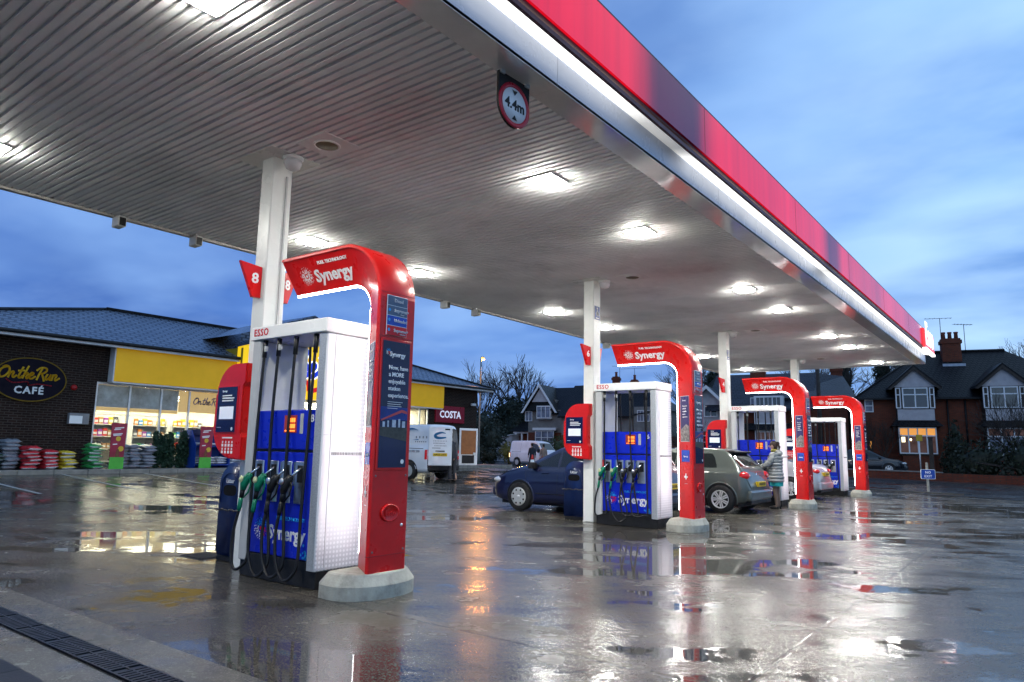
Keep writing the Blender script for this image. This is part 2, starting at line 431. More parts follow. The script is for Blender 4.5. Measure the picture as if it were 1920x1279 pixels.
def script(mb, org, u, v, width, mi=0, th=.14, shear=.18, lift=.01):
    u = Vector(u).normalized(); v = Vector(v).normalized(); n = u.cross(v); k = width/9.6; org = Vector(org)
    for st in SCRIPT:
        for p, q in zip(*(lambda c: (c, c[1:]))(catmull(st, 5))):
            a = org + u*(p.x + shear*p.y)*k + v*p.y*k + n*lift; b = org + u*(q.x + shear*q.y)*k + v*q.y*k + n*lift
            d = b-a
            if d.length < 1e-6: continue
            dn = d.normalized(); mb.obox((a+b)/2, dn, n.cross(dn), n, d.length/2 + th*k*.35, th*k, .006, mi)
def swoosh(mb, org, u, v, w, mi=0, lift=.01):
    u = Vector(u).normalized(); v = Vector(v).normalized(); n = u.cross(v); org = Vector(org)
    pts = [(0,.08),(.15,.0),(.45,.04),(.5,-.04),(.7,0),(1,-.02)]
    c = catmull(pts, 4)
    for p, q in zip(c, c[1:]):
        a = org + u*p.x*w + v*p.y*w + n*lift; b = org + u*q.x*w + v*q.y*w + n*lift; d = b-a; dn = d.normalized()
        mb.obox((a+b)/2, dn, n.cross(dn), n, d.length/2+.01*w, .014*w, .006, mi)

# ------------------------------------------------------------------ camera
def make_camera():
    yaw, pitch, roll, f = 6.49463940e-01, 1.51286907e-01, 1.88617054e-02, 1325.254
    cy, sy = math.cos(yaw), math.sin(yaw)
    fw = Vector((-sy*math.cos(pitch), cy*math.cos(pitch), math.sin(pitch))); r = Vector((cy, sy, 0)); u = r.cross(fw)
    r2 = r*math.cos(roll) + u*math.sin(roll); u2 = -r*math.sin(roll) + u*math.cos(roll)
    cam = bpy.data.cameras.new('camera'); o = bpy.data.objects.new('camera', cam); COL.objects.link(o)
    o.matrix_world = Matrix(((r2.x, u2.x, -fw.x, 0), (r2.y, u2.y, -fw.y, 0), (r2.z, u2.z, -fw.z, 1.35), (0,0,0,1)))
    cam.sensor_width = 36; cam.lens = f/1920*36; cam.clip_end = 2000; cam.clip_start = .05
    scene.camera = o
make_camera()

def gz(x, y):
    """Height of the forecourt: level at the pumps, rising to the shop."""
    t = max(0, (-9 - x)/14.5); f = 1 - min(1, max(0, (y - 29)/7)); f = f*f*(3-2*f)
    return .42*t*t*f
X0 = Vector((1,0,0)); Y0 = Vector((0,1,0)); Z0 = Vector((0,0,1))
ISL = [4.70, 12.04, 19.26, 26.20]
NUM = ['8', '6', '4', '2']
XC = -6.25

# ------------------------------------------------------------------ ground, road, kerbs
m = MB()
xs = np.linspace(-23.2, 18, 60); ys = np.linspace(-12, 40, 60)
m.grid([[(x, y, gz(x, y)) for x in xs] for y in ys])
tag(m.build('forecourt', concrete_wet), kind='structure')
m = MB(); m.face([(-700,-300,-.06),(700,-300,-.06),(700,900,-.06),(-700,900,-.06)])
tag(m.build('ground', asphalt_wet), kind='structure')
NE = [(-120,62),(-45,38.5),(-29.8,35.6),(-24,35.2),(-12,32.4),(-5.3,30.2),(.5,27.8),(20,19)]
FE = [(-130,88),(-58,61),(-41.8,55.5),(-33.9,51.8),(-21,47.5),(-8.1,43.0),(-1.2,39.2),(22,28)]
m = MB(); m.grid([[(x, y, .012) for x, y in NE], [(x, y, .012) for x, y in FE]], smooth=False)
tag(m.build('road', asphalt_wet), kind='structure')
def strip_along(P, w, h, name, matl, side=1, z=0, kind='structure'):
    m = MB(); P = [Vector((*p, 0)) for p in P]; L = []
    for i, p in enumerate(P):
        d = (P[min(i+1, len(P)-1)] - P[max(i-1, 0)]).normalized(); L.append(p + Vector((-d.y, d.x, 0))*w*side)
    A = [[(p.x, p.y, z-.2), (p.x, p.y, z+h), (q.x, q.y, z+h), (q.x, q.y, z-.2)] for p, q in zip(P, L)]
    m.grid(A, smooth=False)
    for row in (A[0], A[-1]): m.face(row)
    return tag(m.build(name, matl, recalc=True), kind=kind)
strip_along(FE, 2.0, .12, 'pavement', mat('wet_pavement', (.045,.045,.048), .35, var=.3, scale=3, coat=.5))
darkkerb = mat('wet_kerb', (.05,.05,.05), .3, var=.3, scale=4, coat=.5)
strip_along([(-60,43.5),(-45,38.4),(-29.8,35.5),(-24,35.1),(-18,33.9)], .9, .11, 'kerb', darkkerb, -1)
strip_along([(-8.0,31.6),(-5.2,30.6),(-2.6,30.0)], .75, .06, 'kerb', darkkerb, 1)
# shop pavement and its kerb
m = MB(); m.box(-24.6, -6, -.1, -22.95, 30.3, .50); tag(m.build('pavement', paver_wet), kind='structure')
m = MB()
for k in range(40): m.box(-22.947, -6+k*.907, -.1, -22.80, -6+k*.907+.897, .51, .012)
tag(m.build('kerb', kerbmat), kind='structure')
# painted bay lines
m = MB()
for ya, yb in ((6.5,6.5),(8.72,8.75),(11.02,11.05),(13.4,13.4),(15.8,15.8)):
    X = np.linspace(-22.75, -18.0, 9)
    m.grid([[(x, ya-.05, gz(x, ya)+.006) for x in X], [(x, ya+.05, gz(x, ya)+.006) for x in X]])
tag(m.build('road_marking', mat('worn_line_paint', (.33,.33,.31), .5, var=.4, scale=12)), kind='structure')
# drainage channel by the camera, its concrete haunch and the pavers this side of it
m = MB(); m.grid([[(x, 2.30, .004) for x in np.linspace(-16, 6, 12)], [(x, 2.60, .004) for x in np.linspace(-16, 6, 12)]])
m.grid([[(x, 1.80, .004) for x in np.linspace(-16, 6, 12)], [(x, 2.08, .004) for x in np.linspace(-16, 6, 12)]])
tag(m.build('channel_haunch', wet_material('haunch_concrete', (.105,.10,.085), (.055,.052,.045), None, pud=.60, scale=.8)), kind='structure')
m = MB(); m.face([(-16,-6,.006),(6,-6,.006),(6,1.8,.006),(-16,1.8,.006)])
tag(m.build('paving', paver_wet), kind='structure')
t = thing('drain_channel', 'long black slotted drainage channel set across the wet concrete', 'drain', (-5, 2.19, 0))
m = MB(); m.box(-9, -.105, -.2, 9, .105, .003); m.build('channel_body', dark, t)
m = MB()
for k in range(-190, 140):
    x = k*.045; m.box(x, -.098, .0, x+.027, .098, .016 - (.006 if k % 11 == 0 else 0), 0)
for y in (-.098, 0, .086): m.box(-8.6, y, .0, 6.4, y+.012, .0165)
m.build('grating', mat('wet_iron', (.016,.016,.018), .35, .2, var=.3, scale=20), t)
t = thing('gully_grate', 'small iron gully grate beside the nearest litter bin', 'drain', (-8.25, 4.82, 0))
m = MB(); m.box(-.26, -.2, -.1, .26, .2, .003); m.build('gully_frame', mat('wet_iron2', (.05,.05,.05), .3, .5), t)
m = MB()
for k in range(7): m.box(-.24+k*.07, -.18, .0, -.205+k*.07, .18, .012)
m.build('grating', dark, t)

# ------------------------------------------------------------------ canopy
SZ = 4.70; YA, YB = -7.0, 29.45
can = thing('petrol_canopy', 'huge flat canopy with ribbed grey ceiling and glowing red fascia over the pumps', 'canopy', (XC, 11, 0))
def cl(m, name, mats):  # build in world coordinates, then hang under the canopy
    for v in m.bm.verts: v.co -= Vector((XC, 11, 0))
    return m.build(name, mats, can)
soffit = mat('soffit_metal', (.87,.87,.865), .55, var=.09, scale=1.1, dirt=.22)
m = MB(); P = .098; rows = []
y = YA
prof = []
while y < YB-P:
    k_ = len(prof)//5; g_ = .023 if k_ % 12 else .034; prof += [(y, SZ), (y+.060-(0 if k_ % 12 else .012), SZ), (y+.064-(0 if k_ % 12 else .010), SZ+g_), (y+.092, SZ+g_), (y+.096, SZ)]; y += P
m.grid([[(-10.93, a, b) for a, b in prof], [(-3.72, a, b) for a, b in prof]], smooth=False)
so = cl(m, 'soffit', soffit)
m = MB(); m.box(-10.93, YA, SZ+.06, -3.45, YB, SZ+.5); cl(m, 'roof_deck', mat('deck_grey', (.2,.2,.2), .6))
m = MB()
for k in range(9):
    a = YA + k*4.05; m.box(-3.72, a, SZ-.004, -3.43, min(a+4.046, YB), SZ+.03)
cl(m, 'soffit_border', mat('mirror_trim', (.78,.77,.75), .10, .12, var=.05, spec=.8))
m = MB()
for k in range(9):
    a = YA + k*4.05; b = min(a+4.044, YB)
    m.box(-3.455, a, SZ+.0, -3.43, b, SZ+.31)
cl(m, 'fascia_panel', mat('fascia_white', (.40,.45,.56), .28, .1, var=.06, scale=2))
m = MB(); m.prism([(-3.428, SZ+.30), (-3.262, SZ+.265), (-3.262, SZ+.285), (-3.428, SZ+.33)], 'y', YA, YB-.25); cl(m, 'light_strip', fstrip)
m = MB(); m.box(-3.26, YA, SZ+.255, -3.225, YB-.2, SZ+.30); m.box(-3.44, YA, SZ+.33, -3.225, YB-.2, SZ+.36); m.box(-3.235, YA, SZ+.98, -3.20, YB-.2, SZ+1.0)
cl(m, 'fascia_lip', mat('fascia_brown', (.10,.02,.025), .4))
m = MB(); m.box(-3.44, YA, SZ+.362, -3.20, 27.15, SZ+.978); fo = cl(m, 'fascia', fasciared)
m = MB()
for k in range(8): y = YA + 3.1 + k*4.02; m.box(-3.201, y, SZ+.37, -3.1985, y+.012, SZ+.97)
cl(m, 'fascia_joint', darkred)
m = MB(); m.box(-3.45, YB, SZ-.01, -11.0, YB+.03, SZ+.34); m.box(-3.44, YB-.2, SZ+.3, -11.0, YB+.02, SZ+.97); cl(m, 'end_fascia', mat('end_white', (.6,.6,.62), .3))
m = MB(); m.box(-11.02, YA, SZ-.035, -10.93, YB, SZ+.07, .006); m.box(-11.02, YA, SZ+.072, -10.97, YB, SZ+.5); cl(m, 'rear_trim', mat('rear_trim_grey', (.36,.34,.32), .45))
for k, yk in enumerate(ISL):
    m = MB(); x0, x1, y0, y1 = -7.26, -7.03, yk-.13, yk+.14
    m.box(x0, y0, 0, x1, y1, SZ+.02, .012); m.box(x0-.006, y0+.0, 0, x0+.05, y1+.0, .02)
    m.box(x0-.22, y0-.2, SZ-.006, x1+.24, y1+.2, SZ+.012)
    cl(m, 'column', colwhite)
    if k == 0:
        m = MB(); m.box(-7.028, yk+.05, .1, -7.012, yk+.07, SZ-.2); cl(m, 'conduit', mat('conduit_grey', (.5,.5,.5), .4))

tgt = thing('illuminated_sign', 'glowing white and red box sign on the far corner of the canopy fascia', 'sign', (-3.13, 28.3, SZ+.30))
m = MB(); m.box(-.08, -1.15, .0, .0, 1.15, .66, .02); m.build('sign_box', mat('sign_glow_red', (.5,.02,.02), .3, var=0, emit=(1,.06,.07), es=1.1), tgt)
m = MB(); m.box(-.09, -1.12, -.08, .02, 1.12, -.002); m.build('light_strip', mat('corner_strip', (.9,.9,.9), .4, var=0, emit=(1,1,1), es=3), tgt)
m = MB(); put_text(m, 'Esso', (.006, .0, .16), Y0, Z0, width=1.9, align='C', bold=.03); m.build('lettering', mat('sign_glow_white', (.9,.9,.9), .4, var=0, emit=(1,.92,.92), es=2.6), tgt)

# ceiling lights
proto = None
LY = [2.46, 7.0, 9.54, 14.22, 16.74, 21.2, 23.68, 28.15]
ORD = ['first in view', 'second in view', 'third in view', 'fourth in view', 'fifth in view', 'sixth in view', 'seventh in view', 'farthest of all']
for row, (x, rn) in enumerate(((-4.82, 'pump-front row nearest the red fascia'), (-9.53, 'back row towards the shop'))):
    for j, y in enumerate(LY):
        lab = 'square white canopy light, %s, %s' % (rn, ORD[j])
        if proto is None:
            proto = thing('ceiling_light', lab, 'light', (x, y, SZ), 0, 'lights recessed in the canopy ceiling')
            m = MB()
            for a, b, c, d in ((-.205,-.205,.205,-.172),(-.205,.172,.205,.205),(-.205,-.1718,-.172,.1718),(.172,-.1718,.205,.1718)): m.box(a, b, -.018, c, d, .02)
            m.build('frame', mat('lamp_frame', (.6,.6,.58), .4), proto)
            m = MB(); m.prism([(-.17,-.002),(.17,-.002),(.155,-.038),(-.155,-.038)], 'y', -.17, .17); m.build('diffuser', lampm, proto)
        else: dup(proto, (x, y, SZ), label=lab)

# loudspeakers, dome cameras, cameras on the back edge
NTH = ['nearest', 'second', 'third', 'farthest']
proto = dproto = None
for k, yk in enumerate(ISL):
    lab = 'square ceiling plate with round loudspeaker near the %s column' % NTH[k]
    if proto is None:
        proto = thing('ceiling_speaker', lab, 'speaker', (-6.25, yk+.02, SZ), 0, 'loudspeakers in the canopy ceiling')
        m = MB(); m.box(-.26, -.235, -.012, .26, .235, -.001, .003); m.build('plate', soffit, proto)
        m = MB(); m.lathe([(.0,-.02),(.125,-.02),(.125,-.013)], seg=24); m.build('grille', mat('speaker_tan', (.12,.10,.06), .7), proto)
        m = MB(); m.lathe([(.15,-.014),(.148,-.022),(.128,-.024),(.127,-.014)], seg=24); m.build('rim', white, proto)
    else: dup(proto, (-6.25, yk+.02, SZ), label=lab)
    lab = 'white dome camera under the ceiling beside the %s column' % NTH[k]
    if dproto is None:
        dproto = thing('dome_camera', lab, 'camera', (-6.87, yk+.02, SZ), 0, 'dome cameras by the columns')
        m = MB(); m.lathe([(.12,-.012),(.12,-.03),(.07,-.05)], seg=20); m.build('base', white, dproto)
        m = MB(); m.lathe([(.10,-.045),(.105,-.09),(.08,-.14),(.04,-.165),(.001,-.17)], seg=20); m.build('dome', mat('dome_white', (.6,.6,.62), .2, var=.03), dproto)
    else: dup(dproto, (-6.87, yk+.02, SZ), label=lab)
proto = None
for y, nm in ((4.55, 'first'), (5.75, 'second'), (11.75, 'third'), (12.85, 'fourth'), (19.2, 'fifth')):
    lab = 'small box camera on the back edge of the canopy, %s from the near end' % nm
    if proto is None:
        proto = thing('box_camera', lab, 'camera', (-10.88, y, SZ-.03), 0, 'box cameras along the back edge of the canopy')
        m = MB(); m.box(-.1, -.06, -.16, .12, .06, -.005, .012); m.build('housing', mat('cam_grey', (.5,.5,.47), .4), proto)
        m = MB(); m.box(.12, -.045, -.15, .126, .045, -.03); m.build('lens', black, proto)
        m = MB(); m.box(-.03, -.02, -.005, .03, .02, .04); m.build('bracket', alum, proto)
    else: dup(proto, (-10.88, y, SZ-.03), label=lab)

# height limit sign
t = thing('height_sign', 'round red and white headroom sign hanging from the canopy edge', 'sign', (-3.66, 4.77, SZ-.02), R(86))
m = MB(); W = .21
pts = [(-W,0),(W,0),(W,-.26)] + [(W*math.cos(a), -.26 - W*math.sin(a)) for a in np.linspace(.15, math.pi-.15, 16)] + [(-W,-.26)]
m.prism(pts, 'y', -.012, .012); m.build('backboard', dark, t)
m = MB(); m.lathe([(.21,-.014),(.21,-.018),(.166,-.018),(.166,-.014)], (0,0,-.26), 'y', 36); m.build('red_ring', mat('sign_red', (.40,.012,.03), .3, var=.04), t)
m = MB(); m.lathe([(.165,-.014),(.165,-.0165),(.001,-.0165)], (0,0,-.26), 'y', 36); m.build('disc', mat('sign_white', (.7,.7,.74), .35, var=.03), t)
m = MB(); put_text(m, '4.4m', (0,-.0175,-.30), X0, Z0, width=.265, align='C', bold=.02)
m.prism([(-.035,-.12),(.035,-.12),(0,-.165)], 'y', -.0205, -.0175); m.prism([(-.035,-.40),(.035,-.40),(0,-.355)], 'y', -.0205, -.0175)
m.build('lettering', dark, t)
m = MB()
for x in (-.17, .17): m.box(x-.03, -.03, -.02, x+.03, .03, .018, .005)
m.build('clamp', alum, t)

# ------------------------------------------------------------------ pump islands
def bulge(): pass
PL = ['white and blue fuel pump numbered 8, nearest and largest in view', 'white and blue fuel pump numbered 6 beside the dark blue car', 'white and blue fuel pump numbered 4 where the person in a grey coat stands', 'white and blue fuel pump numbered 2, farthest and smallest in view']
def make_pump(k_=0):
    hq = random.Random(40+k_)
    t = thing('fuel_pump', PL[k_], 'fuel pump', (XC, ISL[k_], 0), 0, 'white and blue fuel pumps in a row under the canopy')
    # local frame: x along the island, -y faces the camera side
    m = MB(); m.box(-.63, -.285, 0, .615, .285, .245, .008); m.box(-.47, -.292, .17, .50, -.2855, .24); m.build('plinth', plinthblack, t)
    m = MB(); m.box(-.63, -.315, .16, -.49, .315, 2.458, .012, 0); m.build('side_post', panelgrey, t)
    m = MB(); m.box(.512, -.31, .165, .636, .31, 2.456, .028, 0, 3); ep = m.build('end_panel', halftone, t)
    for q_ in (-1, 1): m = MB(); m.box(.516, min(q_*.306, q_*.3125), .17, .618, max(q_*.306, q_*.3125), 2.452); m.build('panel_edge', mat('perforated_grey', (.40,.42,.44), .35, .3, var=.2, scale=70), ep)
    m = MB(); m.box(.6365, -.21, .2, .6385, -.206, 2.44); m.box(.6365, -.3, 1.45, .638, .3, 1.452); m.build('panel_seam', mat('seam_grey', (.35,.35,.36), .5), ep)
    m = MB()
    q = random.Random(3); yy = -.19
    while yy < .26:
        w = q.choice((.004,.007,.011)); m.box(.6366, yy, 1.255, .6386, yy+w, 1.285); yy += w + q.choice((.006,.009))
    m.build('tick_marks', mat('tick_grey', (.22,.22,.22), .5), ep)
    m = MB(); m.box(-.655, -.335, 2.46, .645, .335, 2.605, .022, 0, 3); hd = m.build('hood', white, t)
    m = MB(); put_text(m, 'ESSO', (-.585, -.3355, 2.505), X0, Z0, width=.255, bold=.012, spacing=1.15); m.build('lettering', redtext, hd)
    m = MB(); m.box(-.488, -.29, .25, .510, .29, 1.275, .008); lp = m.build('lower_cabinet', blue, t)
    m = MB(); m.box(-.488, -.292, 1.30, .510, .292, 1.70, .012); up = m.build('display_cabinet', blue, t)
    m = MB(); m.box(-.48, -.27, 1.274, .50, .27, 1.301); m.build('gap_seal', black, t)
    for sgn in (-1, 1):
        u = X0 if sgn < 0 else -X0; S = lambda x: x if sgn < 0 else -x
        yf = .2925*sgn
        m = MB(); m.box(-.0, .0, 0, .205, .004, .175, 0); d = m.build('display', ledb, up, (S(.0) if sgn < 0 else -.205, yf + (-.004 if sgn < 0 else 0), 1.47))
        m = MB()
        for zz, n in ((.105, 4), (.045, 4)):
            for i in range(n): m.box(.055+i*.033, -.003, zz, .055+i*.033+.025, .007 if sgn > 0 else -.0005, zz+.042)
        for i in range(6): m.box(.02+i*.028, -.003, .012, .02+i*.028+.02, .007 if sgn > 0 else -.0005, .026)
        m.build('digits', led, d)
        m = MB(); m.box(S(.285)-.025, yf-.003, 1.46, S(.285)+.025, yf+.003, 1.66); m.build('label_strip', mat('label_grey', (.42,.43,.42), .4), up)
        m = MB(); burst(m, (S(-.29), .2915*sgn, .50), u, Z0, .115, (0,1,2), 5); m.build('emblem', [cyan, wtext, redtext], lp)
        m = MB(); put_text(m, 'Synergy', (S(-.155), .2905*sgn, .415), u, Z0, width=.60, bold=.022); m.build('lettering', wtext, lp)
        m = MB(); put_text(m, 'FUEL TECHNOLOGY', (S(-.03), .2905*sgn, .605), u, Z0, width=.46, bold=.012)
        qq = random.Random(9)
        for i in range(14): disc(m, (S(.36+qq.random()*.13), .2905*sgn, .27+qq.random()*.13), u, Z0, qq.uniform(.008,.02), 10)
        m.build('lettering', cyan, lp)
        bx = (-.375, -.125, .095, .315)
        for i, b in enumerate(bx):
            b2 = S(b)
            m = MB(); y0, y1 = (yf-.012, yf+.004) if sgn < 0 else (yf-.004, yf+.012)
            m.box(b2-.078, y0, .775, b2+.078, y1, 1.185, .006); h = m.build('nozzle_holster', silver, t)
            yo = yf-.014 if sgn < 0 else yf+.014
            m = MB(); m.box(b2-.04, min(yo, yf), .98, b2+.055, max(yo, yf), 1.15, .003); m.build('holster_mouth', black, h)
            m = MB(); m.box(S(b-.10)-.018, yf-.0025, .95, S(b-.10)+.018, yf+.0025, 1.18); m.build('fuel_label', (redtext if i == 0 else (skyblue if i == 1 else rowgrey)), t)
            if sgn > 0: continue
            g = i < 2; nx = b - .075
            body = green if g else black
            m = MB(); m.tube([(b+.02, -.30, 1.12), (b+.0, -.345, 1.085), (nx+.03, -.385, 1.02)], [.013,.014,.018], 8, 0)
            nz = m.build('nozzle', chrome, t)
            m = MB(); m.tube([(nx+.045,-.375,1.045), (nx+.02,-.39,1.005), (nx-.012,-.41,.935), (nx-.02,-.412,.88)], [.030,.043,.042,.030], 10)
            m.tube([(nx+.05,-.385,1.0), (nx+.075,-.39,.94), (nx+.06,-.40,.86), (nx+.0,-.41,.80)], [.010,.009,.009,.009], 6)
            m.build('nozzle_body', body, nz)
            m = MB(); m.ellipsoid((nx-.015,-.445,.99), (.032,.018,.036), 10, 8, 0, Matrix.Rotation(.5,3,'Y')); m.build('nozzle_badge', (mat('badge_yellow', (.6,.62,.35), .4) if g else silver), nz)
            m = MB(); m.tube([(nx-.02,-.412,.89), (nx-.035,-.415,.80)], [.026,.022], 10); m.build('nozzle_grip', black, nz)
            m = MB(); m.tube([(nx-.035,-.415,.80), (nx-.055,-.415,.70), (nx-.06,-.415,.665)], [.021,.024,.019], 10); m.build('hose_sleeve', body, nz)
            # hose: nozzle, loop near the ground, up to the hood
            tx = (-.44, -.19, .10, .43)[i]; dz = (.10,.075,.09,.085)[i] + (hq.uniform(-.02,.22) if k_ else 0); sw = (.0,.10,.12,.12)[i] + (hq.uniform(-.06,.05) if k_ else 0)
            a = Vector((nx-.06, -.415, .67))
            P = [a, (nx-.10+sw*.2, -.43, .48), (nx-.09+sw*.6, -.45, .24), (nx-.02+sw, -.455, dz), (nx+.09+sw, -.44, dz+.03), (nx+.145+sw, -.41, .26), ((nx+.15+sw+tx)/2, -.375, .72), (tx+.01, -.325, 1.45), (tx, -.30, 2.12), (tx-.01, -.285, 2.30)]
            m = MB(); m.tube(catmull(P, 6), .0155, 8); ho = m.build('hose', black, t)
            m = MB(); m.tube([(tx-.01,-.285,2.27), (tx-.012,-.28,2.36), (tx-.012,-.278,2.462)], [.024,.023,.028], 10); m.build('hose_coupling', black, ho)
            m = MB(); m.box(tx-.035, -.30, 2.33, tx+.012, -.255, 2.40, .006)
            if i < 2: m.build('breakaway', mat('coupling_white', (.5,.5,.48), .4), ho)
            else: m.bm.free()
        if sgn > 0:
            for i, tx in enumerate((-.42, -.16, .10, .37)):
                m = MB(); m.tube(catmull([(tx, .28, 2.462), (tx, .29, 2.2), (tx+.01, .32, 1.4), (tx+.02, .42, .5), (tx-.06, .44, .12), (tx-.14, .43, .3), (tx-.12, .40, .8), (tx-.08, .36, 1.05)], 5), .0155, 7); m.build('hose', black, t)
    return t
pumps = [make_pump(k) for k in range(4)]
for k, p in enumerate(pumps):
    m = MB(); put_text(m, NUM[k], (.43, -.2935, 1.575), X0, Z0, cap=.075, bold=.015); m.build('numeral', wtext, p)

def make_arch():
    t = thing('advert_arch', 'x', 'advertising arch', (XC, ISL[0], 0), 0, 'tall red advertising arches at the ends of the pump islands')
    # concrete foot
    plan = [(.83,-.40),(.90,-.455)] + [(1.02+.37*math.copysign(abs(math.cos(a))**.8, math.cos(a)), .47*math.sin(a)) for a in np.linspace(-math.pi/2, math.pi/2, 19)] + [(.90,.455),(.83,.40)]
    cx, cy = 1.08, 0
    m = MB(); rows = []
    for s, z in ((1,0),(1,.115),(.985,.125),(.84,.205),(.80,.215)):
        rows.append([(cx + (x-cx)*s, cy + (y-cy)*s, z) for x, y in plan])
    V = m.grid(rows, smooth=False, closed=True); m.bm.faces.new(V[-1])
    m.build('concrete_foot', basemat, t, recalc=True)
    H = .235; xo, xi = 1.285, .915; zt, zb = 3.355, 2.985
    O = [(xo,.215),(xo,.9),(xo,1.6),(xo,2.3),(xo,2.78)] + [(xo-.58+.58*math.cos(a), 2.775+.58*math.sin(a)) for a in np.linspace(.08, math.pi/2, 16)] + [(.4, zt),(.05, zt),(-.33, zt)]
    I = [(xi,.215),(xi,.9),(xi,1.6),(xi,2.3),(xi,2.70)] + [(xi-.27+.27*math.cos(a), 2.715+.27*math.sin(a)) for a in np.linspace(.08, math.pi/2, 16)] + [(.4, zb),(.05, zb),(-.31, zb)]
    # a wedge in section: broad outer band, narrow inner edge
    rows = []
    for (ox, oz), (ix, iz) in zip(O, I):
        o = Vector((ox, 0, oz)); i = Vector((ix, 0, iz)); d = (i-o).normalized(); l = o + d*.035
        P = [(o, -H+.012), (o + d*.012, -H), (l, -H), (l, -H+.012), (i, -.022), (i, .022), (l, H-.012), (l, H), (o + d*.012, H), (o, H-.012)]
        rows.append([(p.x, y, p.z) for p, y in P])
    m = MB(); V = m.grid(rows, smooth=False, closed=True); m.bm.faces.new(V[0]); m.bm.faces.new(V[-1])
    b = m.build('arch_body', red, t, recalc=True)
    for f in b.data.polygons: f.use_smooth = abs(f.normal.y) < .2 and f.center.z > 2.6
    inner = [(x + (-.007 if z < 2.72 else 0), z - (.007 if z > 2.72 else 0)) for x, z in I[::-1]]; inner[-1] = (xi-.007, .34)
    m = MB(); m.tube([(x, 0, z) for x, z in inner], .016, 8); m.build('led_line', strip, t)
    # notched kick plate
    m = MB(); m.box(xo-.04, -H-.003, .36, xo+.004, H+.003, .366); m.build('kick_seam', darkred, t)
    xe = xo + .002
    m = MB(); m.box(xo-.001, -H+.012, 2.385, xo+.0018, H-.012, 2.391); m.box(xo-.001, -H+.012, 2.815, xo+.0018, H-.012, 2.818); m.build('panel_joint', darkred, t)
    for y_, z_ in ((-.19,.40),(.19,.40),(-.19,1.08),(.19,1.08)): m = MB(); m.lathe([(.011,0),(.009,.004),(.001,.004)], (xo, y_, z_), 'x', 10); m.build('screw', mat('screw_grey', (.2,.16,.16), .4, .5), t)
    m = MB(); m.lathe([(.018,0),(.016,.006),(.001,.005)], (xo, .16, .62), 'x', 14); m.build('lock', silver, t)
    # price board
    m = MB(); m.box(xe, -.155, 2.40, xe+.012, .115, 2.79, .003); pb = m.build('price_board', silver, t)
    for i, (s, mm, s2) in enumerate((('Diesel', rowgrey, ''), ('Supreme+', rowgrey, 'Diesel'), ('Unleaded', skyblue, ''), ('Supreme+', redtext, 'Unleaded'))):
        z = 2.692 - i*.0965
        m = MB(); m.box(xe+.012, -.148, z, xe+.0145, .108, z+.092); m.build('price_row', mm, pb)
        m = MB(); put_text(m, s, (xe+.0145, -.062, z+.035), Y0, Z0, cap=.032, bold=.008)
        if s2: put_text(m, s2, (xe+.0145, .02, z+.012), Y0, Z0, cap=.013)
        m.build('lettering', mat('row_text', (.55,.58,.65), .4, var=.02), pb)
        if i: m2 = MB(); disc(m2, (xe+.0145, -.125, z+.05), Y0, Z0, .016, 10); m2.build('row_dot', cyan, pb)
    # poster on the end face
    m = MB(); m.box(xe-.001, -.205, 1.13, xe+.010, .19, 2.37, .006); m.build('poster_frame', red, t)
    m = MB(); m.box(xe+.009, -.182, 1.155, xe+.0135, .168, 2.345); po = m.build('poster', darkblue, t)
    xp = xe + .0136
    m = MB(); put_text(m, 'Synergy', (xp, -.095, 2.20), Y0, Z0, width=.20, bold=.018)
    for i, s in enumerate(('Now, have', 'a MORE', 'enjoyable', 'station', 'experience.')):
        put_text(m, s, (xp, -.098, 2.075-i*.066), Y0, Z0, cap=.040, bold=.022 if i == 1 else .012)
    for i, w in enumerate((.15,.13,.14,.10)):
        m.box(xp, -.098, 1.765-i*.02, xp+.0012, -.098+w*1.3, 1.769-i*.02)
    m.build('lettering', mat('poster_text', (.75,.77,.82), .4, var=.02), po)
    m = MB(); burst(m, (xp, -.115, 2.24), Y0, Z0, .035, (0,1,2), 8); disc(m, (xp, .12, 1.21), Y0, Z0, .022, 12, 1); m.build('emblem', [cyan, wtext, redtext], po)
    # the poster's picture of a lit station at night
    m = MB(); m.face([(xp,-.182,1.72),(xp,.168,1.72),(xp,.168,1.60),(xp,-.182,1.60)], 0); m.build('picture_sky', mat('picture_blue', (.01,.03,.19), .3, var=.3, scale=9), po)
    m = MB(); m.face([(xp+.001,-.17,1.60),(xp+.001,.09,1.70),(xp+.001,.16,1.685),(xp+.001,.16,1.66),(xp+.001,.09,1.672),(xp+.001,-.17,1.585)], 0); m.build('picture_roof', mat('picture_red', (.45,.06,.07), .3), po)
    m = MB()
    for a, w, h in ((-.15,.03,.05),(-.09,.02,.06),(-.03,.05,.07),(.05,.025,.08),(.10,.04,.06)): m.face([(xp+.001,a,1.53),(xp+.001,a+w,1.53),(xp+.001,a+w,1.53+h),(xp+.001,a,1.53+h)])
    m.build('picture_lights', mat('picture_pale', (.4,.45,.55), .3, var=.3, scale=40), po)
    m = MB(); m.face([(xp+.0005,-.182,1.53),(xp+.0005,.168,1.53),(xp+.0005,.168,1.40),(xp+.0005,-.182,1.45)]); m.build('picture_ground', mat('picture_grey', (.05,.05,.045), .3, var=.4, scale=20), po)
    # embossed oval
    m = MB(); m.lathe([(.115,.0),(.112,.018),(.095,.022),(.09,.014),(.001,.014)], (xe-.002, .0, .74), 'x', 28)
    for v in m.bm.verts: v.co.z = .74 + (v.co.z-.74)*.72
    put_text(m, 'Esso', (xe+.0125, 0, .715), Y0, Z0, width=.13, align='C', bold=.03, lift=.004); m.build('badge', red, t)
